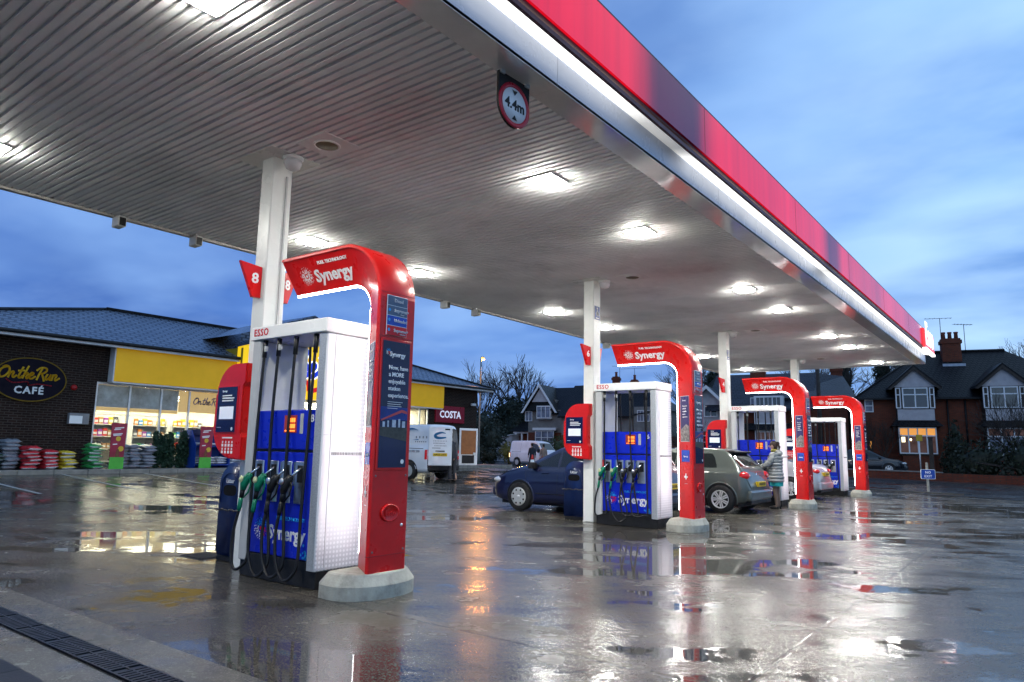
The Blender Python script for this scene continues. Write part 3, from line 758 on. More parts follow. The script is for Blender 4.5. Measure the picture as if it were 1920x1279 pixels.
    # posters and marks on the two slanted faces of the leg and the arm
    for sg in (-1, 1):
        A = Vector((xo-.035, sg*(H-.012), 0)); B = Vector((xi, sg*.022, 0)); du = (A-B).normalized() if sg < 0 else (B-A).normalized()
        c0 = (A*.54 + B*.46); n = du.cross(Z0)
        P = lambda a, z, d=.0065: c0 + du*a + Z0*z + n*d
        bx = lambda m, a, z0, b_, z1, d: m.obox(c0 + du*(a+b_)/2 + Z0*(z0+z1)/2 + n*d/2, du, Z0, n, abs(b_-a)/2, (z1-z0)/2, d/2)
        m = MB(); bx(m, -.13, 1.53, .13, 2.34, .005); fr = m.build('leg_poster', silver, t)
        m = MB(); bx(m, -.12, 1.54, .12, 2.33, .008); m.build('poster_sheet', mat('poster_violet', (.03,.028,.12), .3, var=.4, scale=3), fr)
        m = MB(); put_text(m, 'Synergy', P(-.06, 2.25, .0085), du, Z0, width=.10, bold=.01)
        for i, q_ in enumerate(('Now, have', 'a MORE', 'enjoyable', 'station', 'experience.')): put_text(m, q_, P(-.06, 2.15-i*.048, .0085), du, Z0, cap=.022, bold=.014)
        m.build('lettering', wtext, fr)
        m = MB(); m.face([P(-.12,1.66,.009), P(.12,1.66,.009), P(.12,1.80,.009), P(.04,1.84,.009), P(-.04,1.79,.009), P(-.12,1.74,.009)]); m.face([P(-.12,1.545,.0095), P(.12,1.545,.0095), P(.12,1.66,.0095), P(-.12,1.66,.0095)]); m.build('poster_picture', mat('poster_stone', (.22,.20,.19), .4, var=.6, scale=25), fr)
        m = MB(); bx(m, -.115, 1.18, .115, 1.385, .005); st = m.build('blue_sticker', skyblue, t)
        m = MB(); put_text(m, 'Synergy', P(-.055, 1.262, .0055), du, Z0, width=.13, bold=.012); m.build('lettering', wtext, st)
        m = MB(); put_text(m, '+', P(0, .86, .002), du, Z0, cap=.12, align='C', bold=.03)
        disc(m, P(0, .965, .002), du, Z0, .018, 10); m.face([P(-.07,.93,.003), P(.0,.945,.003), P(.06,.915,.003), P(0,.925,.003)]); bx(m, -.04, .80, .04, .806, .002); m.build('pictogram', wtext, t)
        T = Vector((0, sg*(H-.012), zt-.035)); Bm = Vector((0, sg*.022, zb)); ua = X0 if sg < 0 else -X0; va = (T-Bm).normalized()
        Q = lambda x, f: Vector((x, 0, 0)) + Bm + (T-Bm)*f
        m = MB(); burst(m, Q(-.02 if sg < 0 else .62, .48), ua, va, .105, (0,0,0), 4); m.build('emblem', wtext, b)
        x0 = .115 if sg < 0 else .46
        m = MB(); put_text(m, 'Synergy', Q(x0, .27), ua, va, width=.60, bold=.026, lift=.004); put_text(m, 'FUEL TECHNOLOGY', Q(x0 + (.11 if sg < 0 else -.11), .74), ua, va, width=.47, bold=.026, lift=.004); m.build('lettering', wtext, b)
    return t
arch = make_arch()
AL = ['red arch beside the nearest pump, its end poster and price board facing us', 'red arch over the second pump, at the left of the grey hatchback', 'red arch over the third pump, in front of the silver saloon', 'red arch over the farthest pump, in front of the brick houses']
arch['label'] = AL[0]
for k in (1, 2, 3): dup(arch, (XC, ISL[k], 0), label=AL[k])

# payment terminals on the columns
def make_terminal():
    t = thing('payment_terminal', 'x', 'payment terminal', (-7.03, ISL[0]-.135, 0), 0, 'red payment terminals on the canopy columns')
    pts = [(-.02,2.24),(-.25,2.24)] + [(-.25-.33*math.sin(a), 1.91+.33*math.cos(a)) for a in np.linspace(.2, math.pi/2, 7)]
    pts += [(-.60,1.9),(-.605,1.55)] + [(-.60+.42*(1-math.cos(a)), 1.50-.32*math.sin(a)) for a in np.linspace(.1, math.pi/2, 8)] + [(-.02,1.175),(-.02,1.42),(-.06,1.47),(-.06,1.98),(-.02,2.03)]
    m = MB(); m.prism(pts, 'y', -.13, 0, bev=.012); m.build('casing', red, t)
    m = MB(); m.box(-.555, -.137, 1.46, -.135, -.131, 1.995, .003); m.build('bezel', redtext, t)
    m = MB(); m.box(-.535, -.141, 1.475, -.155, -.1372, 1.98); s = m.build('screen', darkblue, t)
    m = MB(); m.box(-.48, -.1425, 1.62, -.20, -.1412, 1.76); m.build('notice', mat('notice_white', (.65,.68,.75), .5, var=.05, emit=(.6,.65,.8), es=.35), s)
    m = MB(); put_text(m, 'Synergy', (-.44,-.1412,1.925), X0, Z0, cap=.02, bold=.01)
    for i, w in enumerate((.19,.24,.22)): m.box(-.44, -.142, 1.875-i*.028, -.44+w, -.1412, 1.889-i*.028)
    m.build('lettering', wtext, s)
    m = MB(); disc(m, (-.21, -.1412, 1.51), X0, Z0, .02, 12); m.box(-.51, -.142, 1.525, -.43, -.1412, 1.53); m.build('small_print', wtext, s)
    m = MB()
    for r_ in range(2):
        for k in range(4):
            m.box(-.40+k*.062, -.1325, 1.315-r_*.075, -.365+k*.062, -.131, 1.345-r_*.075, 0); disc(m, (-.382+k*.062, -.1305, 1.365-r_*.075), X0, Z0, .014, 8)
    m.box(-.40, -.1325, 1.405, -.20, -.131, 1.42); m.build('pictogram', wtext, t)
    return t
term = make_terminal()
TL = ['red payment terminal with lit screen on the nearest column above the litter bin', 'red payment terminal on the second column beside the dark blue car', 'red payment terminal on the third column above the grey hatchback', 'red payment terminal on the farthest column, half hidden by the third arch']
term['label'] = TL[0]
for k in (1, 2, 3): dup(term, (-7.03, ISL[k]-.135, 0), label=TL[k])

# flag signs carrying the pump numbers: two to a column
for k, yk in enumerate(ISL):
    for sg in (-1, 1):
        lab = 'red wedge sign numbered %s on the %s side of the %s column' % (NUM[k], 'near', NTH[k])
        if sg > 0: lab = 'red wedge sign showing behind the %s column, on its far side' % NTH[k]
        t = thing('number_sign', lab, 'sign', (-7.115, yk + (-.132 if sg < 0 else .142), 0), R(-12) if sg < 0 else R(12), 'red number signs on the canopy columns')
        pts = [(0,3.36),(sg*.255,3.40),(sg*.095,3.0),(0,3.0)]
        m = MB(); m.prism(pts, 'x', -.03, .03, bev=.005); m.build('wedge', red, t)
        m = MB(); put_text(m, NUM[k], (.0305, sg*.075, 3.165), Y0, Z0, cap=.115, align='C', bold=.025); m.build('numeral', wtext, t)

# blue plates for drivers who need help, on two columns
for k in (1, 2):
    t = thing('accessible_sign', 'small blue wheelchair plate high on the %s column' % NTH[k], 'sign', (-7.029, ISL[k]+.005, 3.92))
    m = MB(); m.box(0, -.1, 0, .006, .1, .27); m.build('plate', mat('plate_blue', (.01,.04,.2), .35), t)
    m = MB(); m.lathe([(.045,.0065),(.045,.008),(.030,.008),(.030,.0065)], (0,.0,.12), 'x', 18); disc(m, (.0065,-.005,.225), Y0, Z0, .018, 10)
    m.tube([(.008,-.005,.20),(.008,-.005,.14),(.008,.04,.135),(.008,.055,.08)], .008, 6); m.box(.0065, -.06, .02, .008, .06, .04); m.build('pictogram', wtext, t)

# litter bins
def make_bin():
    t = thing('litter_bin', 'x', 'litter bin', (0,0,0), 0, 'navy litter bins by the columns')
    def prof(w, top):
        p = [(-w, 0.06), (w, .06), (w, .86)]
        p += [(w*math.cos(a), .86 + (top-.86)*math.sin(a)) for a in np.linspace(.12, math.pi-.12, 16)]
        return p + [(-w, .86)]
    m = MB(); m.prism(prof(.262, 1.135), 'y', -.235, .235, bev=.045); b = m.build('body', binblue, t)
    for f in b.data.polygons: f.use_smooth = True
    m = MB(); m.box(-.235, -.21, 0, .235, .21, .065, .01); m.build('base', dark, t)
    for yy in (-1, 1):
        m = MB(); c = [( .13*math.copysign(abs(math.cos(a))**.6, math.cos(a)), .062*math.copysign(abs(math.sin(a))**.7, math.sin(a)) + .81) for a in np.linspace(0, 2*math.pi, 28)[:-1]]
        m.prism(c, 'y', yy*.236 - .004, yy*.236 + .004); m.build('mouth', mat('bin_mouth', (.002,.002,.003), .9, var=0), t)
    m = MB(); put_text(m, 'Litter', (0,-.2365,.895), X0, Z0, width=.16, align='C', bold=.015); m.build('lettering', wtext, t)
    m = MB(); m.tube([(-.2,-.2375,.66),(-.17,-.2375,.82)] + [(.17*math.cos(a), -.2375, .86+.15*math.sin(a)) for a in np.linspace(math.pi-.2, .2, 10)] + [(.17,-.2375,.82),(.2,-.2375,.66)], .004, 5); m.build('door_edge', mat('bin_edge', (.03,.04,.1), .4), t)
    q = random.Random(4); m = MB()
    path = [(-.268,-.24),(.268,-.24),(.268,.24),(-.268,.24),(-.268,-.24)]
    for (xa, ya), (xb, yb) in zip(path, path[1:]):
        n = 14
        for i in range(n):
            f = i/n; x = xa+(xb-xa)*f; y = ya+(yb-ya)*f; dx, dy = (xb-xa)/n, (yb-ya)/n
            m.tube([(x, y, .585+q.uniform(-.008,.008)), (x+dx*1.2, y+dy*1.2, .585+q.uniform(-.008,.008))], .011 if i % 2 else .007, 6)
    m.build('chain', mat('chain_metal', (.12,.11,.10), .35, .8), t)
    return t
bin_ = make_bin(); bin_.location = (-7.68, 4.97, 0); bin_['label'] = 'navy litter bin with chain beside the nearest pump, largest of the bins'
dup(bin_, (-7.55, 12.28, 0), label='navy litter bin in front of the dark blue car')
dup(bin_, (-7.6, 19.5, 0), label='navy litter bin hidden behind the grey hatchback')

# ------------------------------------------------------------------ the shop
FX = -24.5          # front wall plane; the front faces +x
PZ = .50            # pavement level
shop = thing('shop_building', 'low brown brick shop with slate roof, yellow fascias and a lit glass front', 'shop', (FX, 18, PZ))
def sh(m, name, mats, parent=None):
    for v in m.bm.verts: v.co -= Vector((FX, 18, PZ))
    return m.build(name, mats, parent or shop)
m = MB(); m.box(FX-.3, 4.5, PZ, FX, 10.10, 4.42); m.box(FX-.3, 25.6, PZ, FX, 29.25, 4.42)
m.box(FX-11, 28.95, PZ, FX-.302, 29.25, 4.42); m.box(FX-11, 4.5, PZ, FX-.302, 4.8, 4.42); m.box(FX-11, 4.802, PZ, FX-10.7, 28.948, 4.42)
m.box(FX-.3, 10.102, 3.26, FX, 25.598, 4.42)
sh(m, 'wall', brick_shop)
# roof: hips at both ends, overhanging eaves
e0, zr, ze = FX+.55, 6.45, 4.52
ya, yb, ra, rb = 3.9, 29.95, 12.1, 24.6
xr = FX-4.7; xb = FX-11.5
m = MB(); m.face([(e0,ya,ze),(e0,yb,ze),(xr,rb,zr),(xr,ra,zr)]); m.face([(xb,yb,ze),(xb,ya,ze),(xr,ra,zr),(xr,rb,zr)]); m.face([(xb,ya,ze),(e0,ya,ze),(xr,ra,zr)]); m.face([(e0,yb,ze),(xb,yb,ze),(xr,rb,zr)])
rf = sh(m, 'roof', slatey)
m = MB(); m.tube([(xr,ra,zr+.02),(xr,rb,zr+.02)], .09, 8); m.tube([(xr,ra,zr+.01),(e0,ya,ze+.01)], .075, 8); m.tube([(xr,rb,zr+.01),(e0,yb,ze+.01)], .075, 8); sh(m, 'ridge_tiles', tiles, rf)
m = MB(); m.box(FX+.02, ya, ze-.13, e0, yb, ze-.06); m.box(FX-.35, yb-.69, ze-.13, FX+.018, yb, ze-.06); m.box(e0-.02, ya, ze-.16, e0+.015, yb, ze-.01); m.box(FX-11, yb-.02, ze-.16, e0-.021, yb+.015, ze-.01)
sh(m, 'eaves', white_wood)
m = MB(); m.tube([(e0+.06, ya, ze-.03),(e0+.06, yb, ze-.03)], .06, 8); sh(m, 'gutter', black)
m = MB(); m.box(xr-.3, 25.0, zr-.45, xr+.2, 25.45, zr+.28); m.tube([(xr,25.2,zr+.28),(xr,25.2,zr+.5)], .1, 8); sh(m, 'roof_vent', tiles, rf)
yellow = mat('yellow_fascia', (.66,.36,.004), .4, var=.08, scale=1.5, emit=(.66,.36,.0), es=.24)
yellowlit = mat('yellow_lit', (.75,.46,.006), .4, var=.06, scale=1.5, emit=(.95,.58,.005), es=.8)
fz0, fz1, fxo = 3.28, 4.50, FX+.36
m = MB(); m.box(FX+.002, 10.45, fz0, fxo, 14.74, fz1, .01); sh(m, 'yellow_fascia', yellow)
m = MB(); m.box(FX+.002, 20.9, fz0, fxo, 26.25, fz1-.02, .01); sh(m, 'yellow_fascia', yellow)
m = MB(); m.box(FX+.003, 10.41, fz0-.02, fxo-.01, 10.448, fz1); m.box(FX+.003, 10.45, fz0-.05, fxo-.02, 14.74, fz0-.002); sh(m, 'fascia_return', white_wood)
m = MB(); m.box(FX+.003, 20.9, fz0-.05, fxo-.02, 26.2, fz0-.002); sh(m, 'fascia_return', white_wood)
# gabled entrance
gx = FX+.75; gy0, gy1, gyc, gz0, gz1 = 14.75, 20.75, 17.75, 4.95, 6.10
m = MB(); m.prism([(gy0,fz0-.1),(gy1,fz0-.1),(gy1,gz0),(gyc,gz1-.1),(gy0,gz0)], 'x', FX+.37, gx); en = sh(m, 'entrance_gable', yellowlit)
m = MB(); m.box(FX-3, gy0-.001, fz0, FX+.369, gy0+.1, gz0-.05); m.box(gx-.1, gy0-.03, fz0, gx-.001, gy0-.002, gz0-.06); sh(m, 'gable_side', mat('olive_yellow', (.30,.2,.004), .5), en)
m = MB()
for s, yy in ((-1, gy0), (1, gy1)):
    a = Vector((0, gyc, gz1+.48)); b = Vector((0, yy+s*.25, gz0+.42))
    m.face([(gx+.15, a.y, a.z), (gx+.15, b.y, b.z), (FX-4, b.y, b.z), (FX-4, a.y, a.z)]); m.face([(gx+.15, a.y, a.z-.30), (gx+.15, b.y, b.z-.30), (gx+.15, b.y, b.z), (gx+.15, a.y, a.z)])
sh(m, 'gable_roof', slatey, rf)
m = MB(); script(m, (gx+.01, 15.45, 4.05), Y0, Z0, 4.6, 0, .30); sh(m, 'sign_outline', mat('sign_halo', (.75,.75,.78), .4, var=.02, emit=(1,1,1), es=.6), en)
m = MB(); script(m, (gx+.03, 15.45, 4.05), Y0, Z0, 4.6, 0, .18); sh(m, 'sign_script', mat('sign_blue', (.01,.06,.5), .4, var=.02, emit=(.01,.08,.8), es=.5), en)
m = MB(); swoosh(m, (gx+.02, 15.6, 3.72), Y0, Z0, 4.4, 0); swoosh(m, (gx+.02, 15.6, 3.66), Y0, Z0, 4.4, 0); sh(m, 'sign_swoosh', mat('swoosh_red', (.5,.02,.02), .4, var=.02, emit=(.9,.03,.03), es=.4), en)
# glass front
m = MB(); ms = [10.14, 11.20, 12.27, 13.28, 14.36, 15.45, 20.6, 21.7, 22.8, 23.9, 25.0, 25.56]
for y in ms: m.box(FX-.16, y-.03, PZ, FX-.06, y+.03, 3.26)
m.box(FX-.16, 10.1, 3.19, FX-.059, 25.6, 3.258); m.box(FX-.16, 10.1, PZ, FX-.058, 25.6, PZ+.1); m.box(FX-.15, 10.1, 2.2, FX-.07, 12.27, 2.225)
gf = sh(m, 'glazing_frame', alum)
m = MB(); m.box(FX-.115, 10.12, PZ+.1, FX-.105, 15.45, 3.19); m.box(FX-.115, 20.6, PZ+.1, FX-.105, 25.58, 3.19); m.box(FX-.115, 15.45, PZ+.1, FX-.105, 20.6, 3.19); sh(m, 'pane', shopglass, gf)
# printed films on the upper panes
m = MB(); m.box(FX-.127, 10.18, 2.46, FX-.124, 12.9, 3.16); sh(m, 'picture_film', mat('film_grey', (.38,.38,.38), .5, var=.6, scale=2.2, emit=(.5,.46,.4), es=.22), gf)
m = MB(); m.box(FX-.127, 12.92, 2.42, FX-.124, 15.4, 3.16); m.box(FX-.127, 10.18, 2.34, FX-.124, 12.9, 2.458); sh(m, 'orange_film', mat('film_orange', (.62,.36,.14), .5, var=.25, scale=2, emit=(.95,.58,.22), es=.8), gf)
m = MB(); script(m, (FX-.03-.075, 13.45, 2.72), Y0, Z0, 1.15, 0, .12, lift=.0); sh(m, 'film_script', mat('film_blue', (.12,.12,.3), .5), gf)
# interior
cream = mat('shop_cream', (.72,.66,.55), .7, var=.05)
m = MB(); m.box(FX-7, 10.0, PZ, FX-6.9, 25.6, 3.25); m.box(FX-6.9, 9.9, PZ, FX-.31, 10.0, 3.25); m.box(FX-6.9, 25.6, PZ, FX-.31, 25.7, 3.25); sh(m, 'inner_wall', cream)
m = MB(); m.box(FX-6.9, 10.0, 3.16, FX-.31, 25.6, 3.25); sh(m, 'ceiling', cream)
m = MB(); m.box(FX-6.9, 10.0, PZ-.02, FX-.31, 25.6, PZ+.02); sh(m, 'floor', mat('shop_floor', (.4,.37,.33), .3, var=.1))
m = MB()
for x in (-1.6, -3.5, -5.4):
    for k in range(9): m.box(FX+x-.25, 10.6+k*1.7, 3.12, FX+x+.25, 11.7+k*1.7, 3.158)
sh(m, 'light_panel', mat('shop_light', (.9,.9,.9), .4, var=0, emit=(1,.88,.62), es=42))
# oval cafe sign on the brick
t = thing('oval_sign', 'dark oval cafe sign with yellow script on the brown brick wall', 'sign', (FX+.01, 8.18, 3.14))
def oval(a, b, n=48): return [(a*math.cos(k*2*math.pi/n), b*math.sin(k*2*math.pi/n)) for k in range(n)]
m = MB(); m.prism(oval(1.0,.665), 'x', -.01, .07, bev=.012); m.build('sign_panel', mat('oval_navy', (.004,.003,.010), .5, var=.1, spec=.08), t)
m = MB(); P1, P2 = oval(1.0,.665), oval(.965,.63)
m.grid([[(.0715, y, z) for y, z in P1 + P1[:1]], [(.078, y, z) for y, z in P1 + P1[:1]], [(.078, y, z) for y, z in P2 + P2[:1]], [(.0715, y, z) for y, z in P2 + P2[:1]]], smooth=False); m.build('gold_rim', mat('dull_gold', (.14,.085,.008), .5, spec=.1), t)
m = MB(); script(m, (.072, -.84, .02), Y0, Z0, 1.62, 0, .15); m.build('script', mat('sign_yellow', (.42,.30,.02), .5, spec=.1, emit=(.5,.36,.02), es=.10), t)
m = MB(); swoosh(m, (.072, -.62, -.12), Y0, Z0, 1.2, 0); m.build('swoosh', mat('oval_red', (.22,.01,.02), .5, spec=.1), t)
m = MB(); put_text(m, 'CAFÉ', (.0705, .0, -.42), Y0, Z0, width=.78, align='C', bold=.03, spacing=1.2); m.build('lettering', mat('sign_pale', (.42,.48,.52), .5, spec=.1, emit=(.5,.56,.62), es=.12), t)
# red coffee shop sign
t = thing('red_sign', 'dark red rectangular coffee sign with pale capitals on brick', 'sign', (FX+.01, 27.05, 3.02))
m = MB(); m.box(-.01, -1.08, -.42, .10, 1.08, .42, .012); m.build('sign_panel', mat('costa_red', (.16,.006,.02), .3, var=.06, emit=(.2,.005,.02), es=.10), t)
m = MB(); put_text(m, 'COSTA', (.101, 0, -.17), Y0, Z0, width=1.62, align='C', bold=.03); m.build('lettering', mat('sign_lilac', (.7,.68,.75), .4, var=.02, emit=(.8,.78,.9), es=.45), t)
# wall boxes
t = thing('alarm_sounder', 'small red fire alarm sounder on the brown brick wall', 'alarm', (FX+.01, 9.42, 3.0))
m = MB(); m.lathe([(.09,-.01),(.09,.05),(.05,.08),(.001,.09)], axis='x', seg=16); m.build('body', mat('alarm_red', (.3,.01,.01), .4), t); m = MB(); m.lathe([(.03,.085),(.03,.11),(.001,.115)], axis='x', seg=10); m.build('strobe', mat('alarm_lens', (.4,.05,.05), .2), t)
t = thing('notice_box', 'grey wall box with a white notice beside the shop window', 'box', (FX+.01, 9.62, 2.02))
m = MB(); m.box(-.01, -.28, -.16, .14, .3, .18, .01); m.build('casing', mat('box_grey', (.2,.2,.21), .5), t); m = MB(); m.box(.141, -.27, -.14, .145, .1, .1); m.build('notice', white, t)
t = thing('sandwich_board', 'pale menu board standing by the shop wall above the white van', 'board', (FX+.35, 25.95, PZ))
m = MB(); m.prism([(-.18,0),(-.14,0),(0,1.75),(.14,0),(.18,0),(.03,1.85),(-.03,1.85)], 'y', -.3, .3); m.build('boards', mat('menu_pale', (.5,.42,.38), .5, var=.3), t); m = MB(); m.face([(.17,-.22,.2),(.17,.22,.2),(.06,.22,1.5),(.06,-.22,1.5)]); m.build('menu_sheet', mat('menu_red', (.3,.08,.07), .5, var=.5, scale=9), t)
t = thing('security_camera', 'small camera bracket under the eaves at the shop corner', 'camera', (FX+.0, 28.9, 3.75))
m = MB(); m.box(0, -.05, -.05, .12, .05, .05, .01); m.tube([(.1,0,0),(.2,-.1,-.1)], .03, 6); m.build('bracket', black, t); m = MB(); m.box(.15, -.35, -.2, .28, -.02, -.07, .02); m.build('housing', mat('cam_pale', (.5,.5,.52), .4), t)

# shelving inside with packets
gq = random.Random(21)
shelf0 = None; spots = [(-2.2, 11.2), (-2.2, 12.9), (-2.3, 14.4), (-4.6, 12.0), (-4.6, 14.6), (-2.3, 22.3), (-4.6, 24.2)]
where = ['first from the brick wall', 'second from the brick wall', 'third from the brick wall', 'behind, left', 'behind, middle', 'to the right of the entrance', 'behind, far right']
packs = []
for k in range(9):
    c = [(.6,.05,.04),(.05,.25,.6),(.65,.5,.05),(.1,.45,.12),(.65,.62,.58),(.7,.25,.04),(.35,.08,.4),(.12,.12,.14),(.5,.3,.15)][k]
    m = MB(); m.box(-.07, -.075, 0, .07, .075, .26, .015); m.box(.0701, -.06, .06, .0715, .06, .16, 0, 1)
    me = m.build('snack_packet', [mat('packet_%d' % k, c, .4, var=.1), wtext]); packs.append(me)
first = True
for i, (dx, y) in enumerate(spots):
    lab = 'pale shelf unit of packets behind the glass, %s' % where[i]
    if shelf0 is None:
        shelf0 = thing('shelf_unit', lab, 'shelf', (FX+dx, y, PZ+.02), 0, 'shelf units in the shop')
        m = MB(); m.box(-.28, -.62, 0, -.25, .62, 1.75); m.build('back_board', cream, shelf0)
        for z in (.12, .55, .98, 1.40): m = MB(); m.box(-.25, -.62, z, .25, .62, z+.03); m.build('shelf_board', white, shelf0)
        for s in (-.64, .62): m = MB(); m.box(-.28, s, 0, .25, s+.02, 1.75); m.build('side_panel', white, shelf0)
    else: dup(shelf0, (FX+dx, y, PZ+.02), label=lab)
    for z in (.55, .98, 1.40):
        for j in range(7):
            src = packs[gq.randrange(9)]; o = src.copy(); COL.objects.link(o); o.location = (FX+dx+.13, y-.5+j*.165, PZ+.052+z); o.scale = (1, 1, gq.uniform(.6, 1.1))
            tag(o, 'small coloured packet standing on a lit shop shelf', 'packet', 'packets on the shop shelves')
for p in packs: bpy.data.objects.remove(p)
t = thing('shop_counter', 'pale serving counter with a dark till inside the shop', 'counter', (FX-3.4, 22.6, PZ+.02))
m = MB(); m.box(-.35, -1.4, 0, .35, 1.4, 1.05, .02); m.build('cabinet', cream, t); m = MB(); m.box(-.2, -.3, 1.05, .2, .2, 1.4, .02); m.build('till', dark, t)

# bags stacked outside
def bag_mesh(c1, c2, name, seed=1):
    """Plump pillow sack with pinched seams and creases."""
    q = random.Random(seed); m = MB(); n = 10; U = np.linspace(-1, 1, 17); V = np.linspace(-1, 1, 13)
    ph = [q.uniform(0, 6) for _ in range(6)]
    for sg in (1, -1):
        rows = []
        for v in V:
            row = []
            for u in U:
                e = (max(0, 1-abs(u)**3.6)*max(0, 1-abs(v)**3.2))**.6
                z = sg*.072*e*(1 + .16*math.sin(5*u+ph[0])*math.cos(4*v+ph[1]) + .10*math.sin(11*v+ph[2]))
                px, py = u*.30*(1-.07*(1-v*v)) , v*.215*(1-.06*(1-u*u))
                row.append((px + .008*math.sin(7*v+ph[3]), py + .008*math.sin(6*u+ph[4]), z + .062 + .006*math.sin(4*u+ph[5])))
            rows.append(row)
        m.grid(rows if sg > 0 else [r_[::-1] for r_ in rows])
    bmesh.ops.remove_doubles(m.bm, verts=m.bm.verts[:], dist=.0008)
    for f in m.bm.faces:
        c = f.calc_center_median(); f.material_index = 1 if (c.z < .05 and abs(c.y) < .17) else 0
    return m.build(name, [c1, c2], recalc=True)
bagm = {k: mat('bag_'+k, c, .35, var=.25, scale=9, bump=.3, bscale=14) for k, c in dict(grey=(.16,.18,.21), red=(.42,.02,.03), yellow=(.5,.36,.02), green=(.03,.26,.07), dark=(.03,.06,.04), white=(.55,.56,.6), pale=(.28,.27,.33)).items()}
def pile(y, x, kinds, colname, n, where, sx=1.0, jitter=.035):
    q = random.Random(int(y*100))
    src = bag_mesh(bagm[kinds[0]], bagm[kinds[1]], 'goods_sack', int(y*100))
    for i in range(n):
        o = src if i == 0 else src.copy()
        if i: COL.objects.link(o)
        o.location = (x + q.uniform(-jitter, jitter), y + q.uniform(-jitter, jitter), PZ + i*.105)
        o.rotation_euler = (q.uniform(-.06,.06), q.uniform(-.05,.05), q.uniform(-.26,.26) + (math.pi if q.random() < .3 else 0)); o.scale = (sx, q.uniform(.94,1.06), q.uniform(.9,1.12))
        pos = 'lowest' if i == 0 else ('topmost' if i == n-1 else ('second','third','fourth','fifth','sixth','seventh')[i-1] + ' up')
        tag(o, '%s sack, %s, %s' % (colname, pos, where), 'sack', 'sacks stacked outside the shop')
pile(7.35, FX+.5, ('dark','grey'), 'dark green and grey', 4, 'stack at far left', 1.0, .05)
pile(7.75, FX+.42, ('grey','pale'), 'dull grey', 8, 'tall stack beside dark green ones', 1.0, .07)
pile(8.18, FX+.75, ('red','white'), 'red and white', 6, 'stack under the oval sign')
pile(8.66, FX+.75, ('red','white'), 'red and white', 5, 'stack beside the yellow ones')
pile(9.13, FX+.75, ('yellow','white'), 'yellow and white', 5, 'stack right of red ones')
pile(9.95, FX+.6, ('green','white'), 'bright green', 7, 'stack left of first banner')
for j, (y, w) in enumerate(((10.75, 'left of three window stacks'), (11.2, 'middle of three window stacks'), (11.62, 'right of three window stacks'))): pile(y, FX+.55, ('grey','pale'), 'crumpled grey', 7, w, 1.0, .05)

# red banner boards on green feet
def banner():
    t = thing('banner_board', 'x', 'banner', (0,0,0), 0, 'red banner boards in front of the shop')
    m = MB(); m.prism([(-.21,.30),(.21,.30),(.235,1.42),(-.235,1.42)], 'x', -.012, .012); m.build('board', mat('banner_red', (.32,.02,.05), .35, var=.3, scale=3), t)
    m = MB(); m.prism([(-.22,0),(.22,0),(.21,.36),(-.21,.36)], 'x', .013, .03); m.build('green_foot', mat('banner_green', (.08,.42,.05), .4, var=.1), t)
    m = MB()
    m.bm.free()
    for y, z, r in ((.0,.93,.075),(.1,.62,.085)): m = MB(); disc(m, (.0125, y, z), Y0, Z0, r, 16); m.build('yellow_disc', mat('banner_yellow', (.6,.38,.03), .4), t)
    m = MB(); m.prism([(-.06,.34),(.08,.34),(.05,.6),(-.02,.62)], 'x', .0125, .016); m.build('brown_patch', mat('banner_brown', (.16,.05,.025), .4, var=.3, scale=20), t)
    m = MB()
    for z, a, w in ((1.27,-.13,.27),(1.22,-.15,.2),(1.08,-.17,.28),(1.04,-.16,.24),(.76,-.15,.13)): m.obox((.0135, a+w/2, z), (0,1,.1), (0,-.1,1), X0, w/2, .014, .001)
    m.build('pale_lines', wtext, t)
    return t
b = banner(); b.location = (FX+1.15, 10.42, PZ); b['label'] = 'red banner board on a green foot beside the green sacks'
dup(b, (FX+1.15, 13.35, PZ), label='red banner board on a green foot before the blue display bin')

def leafcloud(m, blobs, n, size, q, mi=0, flat=.5):
    tot = sum(b[3]*b[4]*b[5] for b in blobs)**1.0
    for (cx, cy, cz, rx, ry, rz) in blobs:
        k = max(6, int(n*(rx*ry*rz)/tot))
        for _ in range(k):
            while True:
                p = Vector((q.uniform(-1,1), q.uniform(-1,1), q.uniform(-1,1)))
                if .25 < p.length < 1: break
            c = Vector((cx+p.x*rx, cy+p.y*ry, cz+p.z*rz))
            d = Vector((q.gauss(0,1), q.gauss(0,1), q.gauss(0,1)*flat+.2)).normalized(); a = d.orthogonal().normalized(); a.rotate(Matrix.Rotation(q.uniform(0,6.28), 3, d)); b_ = d.cross(a)
            s = size*q.uniform(.6,1.4)
            vs = [m.bm.verts.new(c + a*s*x + b_*s*y) for x, y in ((-.5,0),(0,-.28),(.55,0),(0,.28))]
            f = m.bm.faces.new(vs); f.material_index = mi
# netted trees leaning by the window
fir = mat('fir_green', (.014,.04,.022), .6, var=.5, scale=12)
fq = random.Random(5); ff = None
FIRN = ['left', 'second from left', 'middle', 'second from right', 'right']
for k in range(5):
    lab = 'dark netted fir tree propped outside the shop window, %s of five' % FIRN[k]
    if ff is None:
        ff = thing('netted_fir', lab, 'fir tree', (0,0,0), 0, 'netted fir trees by the shop window')
        m = MB(); leafcloud(m, [(0,0,.22,.14,.14,.24),(0,0,.55,.17,.17,.3),(0,0,.95,.13,.13,.26)], 900, .10, fq); m.build('foliage', fir, ff)
        m = MB(); m.tube([(0,0,0),(0,0,1.15)], [.03,.012], 6); m.build('trunk', timber, ff)
        o = ff
    else: o = dup(ff, label=lab)
    o.location = (FX+.5+.08*(k % 2), 12.0+k*.235, PZ); o.rotation_euler = (fq.uniform(-.06,.06), fq.uniform(-.1,.02), k*1.3); o.scale = (1, 1, fq.uniform(.85,1.1))
